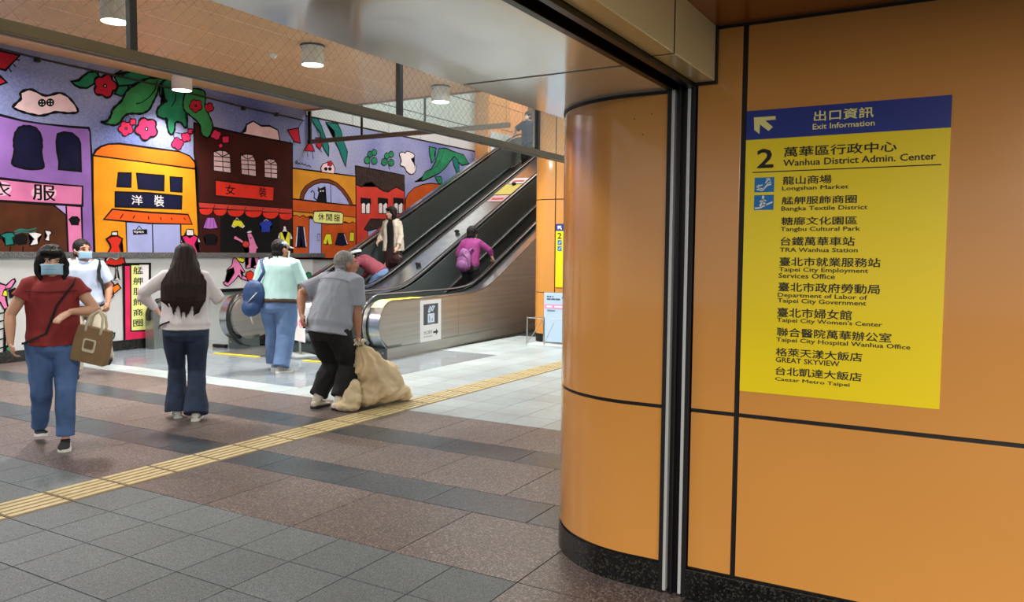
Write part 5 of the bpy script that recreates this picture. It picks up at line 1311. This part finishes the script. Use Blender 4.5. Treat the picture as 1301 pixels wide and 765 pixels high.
# tote bag hanging from her forearm
TOTE = mat('tan_felt', (140, 112, 80), .9, var=.08, scale=14, bump=.2, bscale=250); CREAMS = mat('cream_strap', (214, 204, 182), .8)
def tote(D):
    rt = D['root']; mw = rt.matrix_basis; a = mw @ lerp(D['el'][0], D['wr'][0], .45)
    t = thing('tote_bag', 'brown tote bag with cream handles and a square emblem hanging from the woman\'s arm', 'bag', a + V3((0, 0, -.05)) + RIGHT * .10, math.atan2(RIGHT.y, RIGHT.x))
    t.rotation_euler = (0, math.radians(13), math.atan2(RIGHT.y, RIGHT.x))
    W_, H_, T_ = .125, .27, .045; zt = -.08
    mb = MB(); n = 10; rows = []
    prof = [(-W_ * .96, -T_ * .7, 1), (-W_, -T_, 0), (W_, -T_, 0)]
    v = []
    for z, s in ((zt, .95), (zt - .10, 1), (zt - .22, 1.02), (zt - H_, 1.0)):
        for x, y in ((-W_, -T_), (-W_ * .3, -T_ * 1.15), (W_ * .4, -T_ * 1.1), (W_, -T_), (W_ * 1.02, 0), (W_, T_), (0, T_ * 1.1), (-W_, T_), (-W_ * 1.02, 0)): v.append(V3((x * s, y * (s if z < zt - .01 else .6), z)))
    f = []
    for i in range(3):
        for j in range(9): f.append((i * 9 + j, (i + 1) * 9 + j, (i + 1) * 9 + (j + 1) % 9, i * 9 + (j + 1) % 9))
    f.append(tuple(27 + j for j in range(9))); f.append(tuple(range(8, -1, -1)))
    auto(obj('bag_body', v, f, TOTE, t), 50)
    for y in (-T_ * .75, T_ * .75):
        MB().tube([(-.055, y, zt - .07), (-.06, y, zt + .02), (-.045, y * .6, zt + .09), (0, y * .3, zt + .135), (.045, y * .6, zt + .09), (.06, y, zt + .02), (.055, y, zt - .07)], [(.011, .004)] * 7, 8, flat=(1, 0, 0)).build('handle', CREAMS, t, True)
    def rr(w, h, r, cx, cz, y0, y1):
        p = []
        for sx, sz, a0 in ((1, 1, 0), (-1, 1, 90), (-1, -1, 180), (1, -1, 270)):
            for q in range(5): a = math.radians(a0 + q * 22.5); p.append((cx + sx * (w - r) + r * math.cos(a), cz + sz * (h - r) + r * math.sin(a)))
        return MB().prism(p, 1, y0, y1)
    yb = -T_ * 1.17
    rr(.048, .050, .016, 0.0, zt - .135, yb - .003, yb + .006).build('emblem', CREAMS, t); rr(.036, .034, .012, 0, zt - .128, yb - .005, yb - .002).build('emblem_centre', TOTE, t); rr(.027, .026, .008, 0, zt - .128, yb - .006, yb - .004).build('emblem_mark', mat('emblem_brown', (116, 92, 64), .8), t)
    return t
tote(D)

# ---------------- man in the pale blue shirt behind her
Fm = -frame(112, 400)
PBS = mat('pale_blue_shirt', (190, 204, 232), .8, var=.05, scale=12, bump=.1, bscale=250); KHAKI = mat('khaki_trousers', (168, 160, 140), .85, var=.08, scale=8)
D = person('man in pale blue shirt and face mask walking behind the woman with the tote', V3((-9.12, 5.58, 0)), Fm, 1.60,
    dict(head_size=1.16, shoulder=.142, feet=((-.24, -.12, .10, -25, 5), (.10, .20, 0, 0, -5)), hands=((-.26, .12, .86), (.28, .02, .78)), lean=4, head=(28, 2, 0), mask=MASKB, curls=(1.0, .5), pelvis_z=.84, palms=((.8, -.4, 0), (-1, 0, 0))), 'b', .009, build=1.26)
shirt(D, PBS, -.02, .75, 1.12, 1.1, .070, seed=7, amp=.008)
trousers(D, KHAKI, .07, .078, .098, .04, 1.06, seed=8)
shoes(D, BLKC, mat('sole_black', (30, 30, 30), .6))
hair_cap(D, HAIRB, thick=.009)
MB().tube([around(D, .10, a, 1.16, off=.003) for a in range(0, 361, 20)], [(.018, .004)] * 19, 8, flat=(0, 0, 1), cap=False).build('belt', BLKC, D['root'], True)
band(D, [around(D, t, a, 1.22, off=.006) for t, a in ((.98, -128), (1.03, -80), (.95, -50), (.82, -42), (.66, -46), (.55, -62), (.45, -88))], .055, BLKC, 'backpack_strap', .008)
for s in (-1, 1): MB().sheet([[D['neck'] + D['Fc'] * (.062 + .012 * v) * D['k'] + D['Rc'] * (s * (.008 + .055 * u)) + V3((0, 0, .045 - .05 * v + .012 * u - .06 * (1 - u) * v)) for u in (0, .5, 1)] for v in (0, .5, 1)], .004).build('collar', PBS, D['root'], True)
b = MB(); c = around(D, .45, 180, 1.2); b.ell(c + V3((0, -.06, 0)), (.15, .09, .20), n=16); b.ell(c + V3((-.08, -.03, -.12)), (.10, .08, .10), n=12); blob(b, 'backpack', BLKC, D['root'], .012, 3)

# ---------------- woman with long hair, seen from behind
Fl = frame(240, 400); Fl = (Fl + RIGHT * .05).normalized()
WHB = mat('white_blouse', (222, 216, 218), .75, var=.04, scale=10, bump=.1, bscale=250)
D = person('woman with very long dark hair in white blouse and flared dark jeans, seen from behind', V3((-6.00, 4.60, 0)), Fl, 1.525,
    dict(feet=((-.085, .08, 0, -8, 8), (.075, -.10, 0, 0, -6)), hands=((-.24, .14, .955), (.165, .20, 1.16)), poles=((-1, -.15, -.25), (.8, -.4, -1)), lean=1, head=(0, -12, 0), curls=(.9, .8), palms=((1, 0, 0), (-1, 0, 0)), neck_fwd=.2, head_size=1.1, shoulder=.140), 'c', .009, build=1.16)
shirt(D, WHB, -.0, 1.85, 1.16, 1.1, .064, seed=11, amp=.007, name='blouse', flare=1.04)
trousers(D, DENIM_DK, .100, .070, .096, -.015, 1.06, seed=12, amp=.006, name='jeans', calf=.076)
shoes(D, mat('white_shoe', (220, 218, 208), .6))
def longhair(b, HP, M3):
    k_ = D['k']; base = D['neck'] - D['Fc'] * .10
    pts = [HP(0, -.03, .03), HP(0, -.055, -.06), D['neck'] - D['Fc'] * .085 + V3((0, 0, -.03)), D['chest'] - D['Fc'] * .135 + V3((0.0, 0, -.02)), D['spine'][-1] - D['Fc'] * .145 + V3((0, 0, .03)), D['spine'][1] - D['Fc'] * .15 + V3((.0, 0, .085))]
    b.tube(pts, [(.085, .09), (.105, .08), (.145, .06), (.168, .045), (.158, .036), (.105, .022)], 26, flat=D['Rc'])
    rnd = random.Random(4)
    for i in range(22):
        x = -.158 + .316 * i / 21; L = rnd.uniform(.0, .10)
        x2 = x * 1.0 + rnd.uniform(-.015, .015)
        b.limb([D['neck'] + D['Rc'] * x * .8 - D['Fc'] * .10 + V3((0, 0, .02 - abs(x) * .3)), D['chest'] + D['Rc'] * x * 1.08 - D['Fc'] * (.165 - abs(x) * .3), D['spine'][-1] + D['Rc'] * x2 * 1.02 - D['Fc'] * .165, D['spine'][1] + D['Rc'] * x2 * .8 - D['Fc'] * .165 + V3((0, 0, .06 - L + abs(x) * .35))], [.016, .016, .015, .006], 8)
    for s in (-1, 1): b.limb([HP(s * .06, .0, .02), HP(s * .088, -.01, -.07), D['sh'][0 if s < 0 else 1] - D['Rc'] * s * .05 - D['Fc'] * .05 + V3((0, 0, .0)), D['chest'] + D['Rc'] * s * .15 - D['Fc'] * .085 + V3((0, 0, -.06))], [.03, .032, .024, .012], 10)
def hd_(co, n):
    return co + n * (.006 * noise.noise(V3((co.x * 70, co.y * 20, co.z * 3))))
hb = MB(); HP = D['HP']
hb.ell(HP(0, -.018, .036), (.090, .104, .098), D['M3'], 20); longhair(hb, HP, D['M3']); blob(hb, 'long_hair', HAIRBR, D['root'], .007, 1, hd_)
band(D, [around(D, t, a, 1.26, off=.005) for t, a in ((.30, 215), (.22, 235), (.14, 255), (.06, 275))], .014, BLKC, 'bag_strap')
b = MB(); c = D['wr'][0]; b.ell(c + V3((.05, .05, -.0)), (.05, .04, .055), n=12); b.ell(c + V3((.07, .04, -.03)), (.05, .035, .05), n=12); blob(b, 'waist_bag', BLKC, D['root'], .009, 2)

# ---------------- man with the cap and blue shoulder bag
Fc_ = (frame(350, 400) + RIGHT * .30).normalized()
MINT = mat('mint_polo', (172, 208, 206), .8, var=.05, scale=10, bump=.1, bscale=250); JEAN2 = mat('faded_jeans', (92, 118, 158), .85, var=.32, scale=4.5, bump=.2, bscale=350)
D = person('man in pale mint polo and grey cap with a blue shoulder bag, seen from behind', V3((-7.44, 7.05, 0)), Fc_, 1.61,
    dict(feet=((-.10, .13, .0, -4, 6), (.07, -.16, 0, 0, -30)), hands=((-.28, .12, .84), (.24, .26, .92)), lean=3, head=(-38, -2, 0), mask=MASKW, curls=(.5, .5), head_size=1.14, shoulder=.142), 'b', .009, build=1.30)
shirt(D, MINT, .10, .9, 1.12, 1.12, .074, seed=15, amp=.008, name='polo')
trousers(D, JEAN2, .082, .088, .106, .0, 1.08, seed=16, amp=.010, name='jeans')
shoes(D, mat('grey_sneaker', (168, 164, 158), .7, var=.2, scale=30), SOLEW)
hair_cap(D, HAIRB, thick=.006)
BELT = mat('brown_belt', (62, 40, 26), .5)
MB().tube([around(D, .13, a, 1.17, off=.004) for a in range(0, 361, 15)], [(.026, .008)] * 25, 8, flat=(0, 0, 1), cap=False).build('belt', BELT, D['root'], True)
CAPM = mat('grey_cap', (140, 146, 156), .8, var=.1, scale=20); b = MB(); HP = D['HP']; b.ell(HP(0, -.012, .058), (.086, .106, .062), D['M3'], 20)
cp = blob(b, 'cap', CAPM, D['root'], .006, 1)
rows = [[HP(math.sin(a) * (.070 + .012 * v), .035 + math.cos(a) * (.055 + .075 * v), .056 - .022 * v - .012 * abs(math.sin(a))) for a in [math.radians(q) for q in range(-70, 71, 14)]] for v in (0, .5, 1)]
MB().sheet(rows, .004).build('visor', CAPM, cp, True)
for s in (-1, 1): MB().sheet([[D['neck'] + D['Rc'] * s * (.01 + .05 * u) - D['Fc'] * (.07 - .02 * u) + V3((0, 0, .04 - .055 * v)) for u in (0, .5, 1)] for v in (0, 1)], .004).build('collar', MINT, D['root'], True)
NAVYB = mat('navy_bag', (26, 58, 104), .6, var=.2, scale=12)
mw = D['root'].matrix_basis; c = mw @ (around(D, .30, 238, 1.2) + V3((-.06, -.05, 0)))
t = thing('shoulder_bag', 'navy blue shoulder bag on the back of the man in the cap', 'bag', c, D['root'].rotation_euler.z)
b = MB(); b.ell((0, 0, .03), (.14, .09, .19), n=18); b.ell((-.03, -.02, -.13), (.12, .09, .11), n=16); b.ell((.03, .0, .12), (.08, .06, .08), n=14); blob(b, 'bag_body', NAVYB, t, .012, 3, foldfn(.008, 12, 3))
MB().tube([(-.10, -.07, -.12), (-.02, -.095, -.03), (.06, -.075, .06)], .007, 8).build('zip', STEEL, t, True)
MB().tube([(-.04, -.04, -.18), (-.02, -.045, -.26), (.0, -.045, -.33)], .010, 8).build('loose_strap', CREAMS, t, True)
inv = t.matrix_basis.inverted() @ mw
MB().tube([(.02, 0, .12), inv @ (around(D, .70, 215, 1.24)), inv @ (around(D, .95, 240, 1.22) + V3((0, 0, .02))), inv @ (D['sh'][0] + D['Rc'] * .06 + V3((0, 0, .085))), inv @ around(D, .85, 305, 1.26)], [(.020, .005)] * 5, 8, flat=(1, .3, 0)).build('strap', NAVYB, t, True)

# ---------------- old man with the sack
Fo = (frame(425, 400) + RIGHT * .75).normalized()
GSH = mat('grey_shirt', (146, 152, 164), .85, var=.06, scale=9, bump=.15, bscale=250); BPT = mat('black_trousers', (20, 20, 22), .9, var=.2, scale=6, bump=.15, bscale=200)
D = person('grey haired old man in grey short sleeved shirt and baggy black trousers holding a sack', V3((-5.24, 5.58, 0)), Fo, 1.60,
    dict(feet=((-.13, -.02, 0, 0, 4), (.10, .02, 0, 0, -14)), hands=((-.205, -.13, .90), (.235, .17, .50)), poles=((-1, -.7, .1), (.5, -1, 0)), lean=15, hunch=15, head_size=1.14, head=(-30, 4, 0), palms=((.6, .8, 0), (-1, 0, 0)), curls=(.5, 1.05), pelvis_z=.785, neck_fwd=.35, brow=HAIRG, hand_r=.0092, thumbs=((0, 0, 1), (0, 1, 0))), 'b', .0075, build=1.24)
DO = D
shirt(D, GSH, -.20, .85, 1.14, 1.14, .078, seed=21, amp=.011, flare=1.08)
trousers(D, BPT, .074, .084, .104, .12, 1.04, seed=22, amp=.014, calf=.086)
for i in (0, 1):
    b = MB(); b.limb([lerp(D['ank'][i], D['knee'][i], .30), lerp(D['ank'][i], D['knee'][i], .02)], [.050, .046], 14); blob(b, 'sock', mat('cream_sock', (214, 206, 188), .9), D['root'], .009, 1)
shoes(D, mat('cream_shoe', (208, 200, 184), .8), mat('sole_dark', (34, 36, 42), .6), toe=mat('slide_strap', (24, 26, 36), .6))
hair_cap(D, HAIRG, thick=.006, amp=.005, low=.0)
for s in (-1, 1): MB().sheet([[D['neck'] + D['Rc'] * s * (.0 + .062 * u) - D['up2'] * .01 - D['Fc'] * (.078 - .045 * u) + V3((0, 0, .050 - .055 * v)) for u in (0, .5, 1)] for v in (0, 1)], .004).build('collar', GSH, D['root'], True)
MB().tube([around(D, .80, a, 1.25, off=.002) for a in range(125, 236, 10)], .003, 6).build('yoke_seam', mat('grey_seam', (112, 118, 130), .8), D['root'], True)
MB().box(-.012, .012, -.006, .006, -.06, .06, .003, M=Matrix.Translation(around(D, -.02, 222, 1.36)) ).build('phone', BLKC, D['root'])

# the sack he drags
SACK = mat('sack_cloth', (206, 184, 146), .9, var=.2, scale=4, bump=.3, bscale=60); SACKW = mat('white_sack', (206, 200, 184), .85, var=.1, scale=8)
hw = D['root'].matrix_basis @ D['wr'][1]
C0 = V3((-4.98, 5.94, 0)); ax1 = (on(522, 503, 2, .05) - on(445, 515, 2, .05)); ax1.z = 0; ax1.normalize()
ps = thing('cloth_sack', 'big tan cloth sack gathered at the neck, dragged beside the old man', 'sack', C0, math.atan2(ax1.y, ax1.x))
inv = ps.matrix_basis.inverted(); hk_ = inv @ hw
b = MB(); gz = hk_ + V3((.01, 0, -.10))
b.tube([gz + V3((0, 0, .05)), gz, lerp(gz, V3((.0, 0, .28)), .4), V3((.03, 0, .24)), V3((.07, 0, .14))], [(.055, .045), (.035, .035), (.13, .13), (.20, .20), (.22, .20)], 22, flat=(0, 1, 0))
b.ell((.07, 0, .22), (.25, .21, .215), n=24); b.ell((-.02, 0, .26), (.15, .15, .17), n=18); b.ell((.16, 0, .12), (.24, .18, .115), n=20); b.ell((.30, .01, .075), (.15, .13, .07), n=16); b.ell((-.10, 0, .12), (.17, .17, .115), n=16); b.ell((.40, 0, .05), (.06, .06, .04), n=12)
def sackd(co, n):
    a = math.atan2(co.y - gz.y * .5, co.x - gz.x); r = math.hypot(co.x - gz.x, co.y - gz.y); t_ = max(0, min(1, (co.z - .1) / .4))
    w_ = .017 * math.sin(a * 11 + 3 * noise.noise(co * 4)) * (.25 + .75 * t_); w2 = .020 * noise.noise(co * 7) - .014 * abs(noise.noise(co * 11)) + .007 * noise.noise(co * 19)
    c2 = co + n * (w_ + w2); c2.z = max(.002, c2.z); return c2
blob(b, 'sack_body', SACK, ps, .010, 2, sackd)
b = MB()
for i in range(9):
    a = 2 * PI * i / 9; b.limb([gz + V3((.01 * math.cos(a), .01 * math.sin(a), .0)), gz + V3((.045 * math.cos(a), .04 * math.sin(a), .05 + .015 * math.sin(i * 2.3))), gz + V3((.075 * math.cos(a), .06 * math.sin(a), .03 + .02 * math.cos(i * 3.1)))], [(.018, .010), (.020, .006), (.012, .004)], 8)
blob(b, 'gathered_neck', SACKW, ps, .007, 1)
MB().tube([gz + V3((.034 * math.cos(a), .034 * math.sin(a), .0 + .004 * math.sin(3 * a))) for a in [2 * PI * i / 14 for i in range(15)]], .008, 8).build('tie', mat('tie_brown', (92, 66, 44), .8), ps, True)
ps2 = thing('small_sack', 'small crumpled off white bag slumped between the big sack and the man\'s feet', 'sack', C0 - ax1 * .25 + V3((.04, -.06, 0)), 0)
b = MB(); b.ell((0, 0, .10), (.10, .09, .11), n=16); b.ell((.02, .02, .20), (.06, .055, .10), n=14); b.ell((-.03, -.02, .05), (.13, .10, .055), n=14)
def cr(co, n):
    c2 = co + n * (.018 * noise.noise(co * 11) + .008 * noise.noise(co * 27)); c2.z = max(.002, c2.z); return c2
blob(b, 'bag_body', mat('offwhite_sack', (204, 186, 150), .9, var=.12, scale=9), ps2, .009, 1, cr)

# ---------------- riders on the escalators
def ride(o, s, k): P = LE(o, s, 0); P.z = max(.02, rise(s, k, .12)); return P
UPX = LE(0, 1, 0) - LE(0, 0, 0)
PUR = mat('purple_shirt', (128, 44, 108), .8, var=.08, scale=10); PURB = mat('purple_backpack', (118, 70, 118), .7, var=.15, scale=10)
P = ride(-.55, 3.38, 2.4); P.z = max(.02, rise(2.4 - .35 + .4 * math.floor((3.38 - 2.05) / .4) + .2, 2.4, .12))
RAILZ = .905 + rise(3.9, K1) - P.z
D = person('person in purple shirt with a purple backpack riding the near escalator', P, UPX, 1.47,
    dict(feet=((-.08, 0, 0, 0, 5), (.08, .02, 0, 0, -5)), hands=((-.20, .12, .80), (.27, .36, RAILZ + .02)), poles=((-1, -.5, 0), (1, -.2, .1)), lean=6, head=(-6, 0, 0), palms=((1, 0, 0), (0, 0, -1)), curls=(.4, .5), thumbs=((0, 1, 0), (-1, 0, 0))), 'c', .011, build=1.1)
shirt(D, PUR, -.12, 1.55, 1.14, 1.1, .072, seed=31, amp=.008); trousers(D, BLKC, .075, .08, .1, .02, seed=32); shoes(D, BLKC, mat('sole_black', (30, 30, 30), .6))
hair_cap(D, HAIRB, thick=.022, amp=.010)
mw = D['root'].matrix_basis; t = thing('backpack', 'purple backpack with dark zips on the back of the purple shirt', 'backpack', mw @ (around(D, .42, 180, 1.15) + V3((0, -.09, 0))), D['root'].rotation_euler.z)
b = MB(); b.ell((0, 0, 0), (.145, .10, .19), n=18); b.ell((0, -.03, -.09), (.14, .10, .11), n=16); b.ell((0, .0, .12), (.10, .08, .10), n=14); blob(b, 'bag_body', PURB, t, .012, 3, foldfn(.008, 12, 5))
b = MB(); b.ell((0, -.09, -.07), (.10, .05, .09), n=14); blob(b, 'front_pocket', PURB, t, .010, 2)
for s in (-1, 1): MB().tube([(s * .06, .04, .17), (s * .09, .10, .22), (s * .11, .20, .16)], [(.022, .005)] * 3, 8, flat=(1, 0, 0)).build('shoulder_strap', PURB, t, True)
MB().tube([(-.10, -.075, .06), (-.05, -.10, .12), (.03, -.10, .12), (.10, -.07, .03), (.12, -.08, -.08)], .006, 8).build('zip', mat('zip_dark', (48, 26, 52), .6), t, True)

CRE = mat('cream_jacket', (206, 198, 182), .85, var=.08, scale=9); P = ride(-2.2, 3.42, 1.7)
D = person('lady in cream jacket and dark skirt facing down on the escalator beside the mural', P, -UPX, 1.55,
    dict(feet=((-.07, 0, 0, 0, 5), (.07, .02, 0, 0, -5)), hands=((-.20, .16, .82), (.22, .18, .92)), lean=2, head=(-20, 0, 0), curls=(.5, .5)), 'c', .011)
shirt(D, BLKC, -.1, .5, 1.06, 1.0, .055, seed=36, name='top')
b = MB(); sp = D['spine']; k = D['k']
for s in (-1, 1):
    b.tube([D['neck'] + D['Rc'] * s * .07, D['chest'] + D['Rc'] * s * .115, sp[-1] + D['Rc'] * s * .115, sp[0] + D['Rc'] * s * .13 - V3((0, 0, .06))], [(.055, .09), (.075, .125), (.075, .12), (.085, .13)], 16, flat=D['Rc'])
    i = 0 if s < 0 else 1; b.tube([D['sh'][i] - D['Rc'] * s * .04, D['sh'][i], lerp(D['sh'][i], D['el'][i], .6), D['el'][i], lerp(D['el'][i], D['wr'][i], .75)], [.062, .066, .062, .060, .05], 14)
b.tube([D['neck'] - D['Fc'] * .05, D['chest'] - D['Fc'] * .08, sp[-1] - D['Fc'] * .075, sp[0] - D['Fc'] * .08 - V3((0, 0, .06))], [(.10, .04), (.15, .05), (.14, .05), (.15, .055)], 16, flat=D['Rc'])
blob(b, 'jacket', CRE, D['root'], .010, 2, foldfn(.009, 10, 8))
b = MB(); b.tube([sp[0] + V3((0, 0, .08)), sp[0], sp[0] - V3((0, 0, .2)), sp[0] - V3((0, 0, .38))], [(.14, .11), (.17, .13), (.20, .16), (.22, .18)], 20, flat=(1, 0, 0)); blob(b, 'skirt', mat('dark_red_skirt', (46, 22, 24), .85), D['root'], .010, 2, foldfn(.012, 9, 9, (1, 1, .2)))
shoes(D, BLKC); hair_cap(D, HAIRB, thick=.018, extra=bob, amp=.006)
mw = D['root'].matrix_basis
t = thing('handbag', 'dark handbag held low by the lady in the cream jacket', 'bag', mw @ (D['wr'][0] + V3((0, .04, -.14))), D['root'].rotation_euler.z)
b = MB(); b.ell((0, 0, -.07), (.13, .06, .09), n=16); b.box(-.11, .11, -.045, .045, -.16, -.04); blob(b, 'bag_body', mat('brown_leather', (52, 30, 26), .5), t, .010, 2)
MB().tube([(-.08, 0, -.03), (-.06, 0, .04), (0, 0, .075), (.06, 0, .04), (.08, 0, -.03)], .007, 8).build('handle', mat('brown_leather', (52, 30, 26), .5), t, True)

MARJ = mat('maroon_jacket', (120, 48, 62), .8, var=.08, scale=9); P = ride(-1.98, 2.55, 1.7)
D = person('person in maroon jacket and white visor bending down at the foot of the escalator', P, (UPX * -.1 + (LE(-1, 0, 0) - LE(0, 0, 0)) * .9), 1.48,
    dict(feet=((-.08, 0, 0, 0, 5), (.08, .02, 0, 0, -5)), hands=((-.20, .42, .62), (.20, .42, .60)), lean=52, hunch=16, pelvis_z=.82, pelvis_y=-.12, head=(0, -18, 0), curls=(.5, .5), poles=((-1, -.3, 0), (1, -.3, 0))), 'c', .011, build=1.1)
shirt(D, MARJ, -.05, 1.8, 1.16, 1.12, .072, seed=41, amp=.009, name='jacket'); trousers(D, JEAN2, .078, .082, .1, .02, seed=42, name='jeans'); shoes(D, BLKC)
hair_cap(D, HAIRB, thick=.014); HP = D['HP']
rows = [[HP(math.sin(a) * (.078 + .03 * v), .01 + math.cos(a) * (.080 + .075 * v), .060 - .018 * v) for a in [math.radians(q) for q in range(-90, 91, 15)]] for v in (0, .5, 1)]
vz = MB().sheet(rows, .006).build('visor', mat('visor_white', (206, 220, 222), .6), D['root'], True)
MB().tube([HP(.098 * math.sin(a), -.02 + .112 * math.cos(a), .055) for a in [2 * PI * i / 20 for i in range(21)]], [(.026, .006)] * 21, 8, flat=tuple(D['M3'].col[2]), cap=False).build('visor_band', mat('visor_white', (206, 220, 222), .6), vz, True)
t = thing('white_parcel', 'small white parcel by the hands of the bending person in maroon', 'bag', D['root'].matrix_basis @ (D['wr'][1] + V3((-.05, .06, -.10))), 0)
b = MB(); b.box(-.14, .14, -.05, .05, -.08, .07); b.ell((0, 0, .06), (.10, .05, .05), n=12); blob(b, 'bag_body', WHITE, t, .012, 2, foldfn(.008, 12, 6)); MB().tube([(-.06, 0, .06), (0, 0, .13), (.06, 0, .06)], .006, 8).build('handle', WHITE, t, True)

P = ride(-2.2, 9.55, 1.7)
NAVS = mat('navy_shirt', (44, 54, 84), .8, var=.06, scale=9)
D = person('man in navy short sleeved shirt and white mask at the top of the escalator', P, -UPX, 1.60,
    dict(feet=((-.08, .06, 0, 0, 5), (.08, -.05, 0, 0, -5)), hands=((-.22, .05, .80), (.36, .26, .98)), poles=((-1, -.3, 0), (1, -.3, -.3)), lean=3, head=(-25, 0, 0), mask=MASKW, curls=(.4, .4)), 'a', .012, build=1.1)
shirt(D, NAVS, -.12, .8, 1.14, 1.1, .072, seed=51); trousers(D, BLKC, .078, .085, .1, .02, seed=52); shoes(D, BLKC); hair_cap(D, HAIRB, thick=.012)
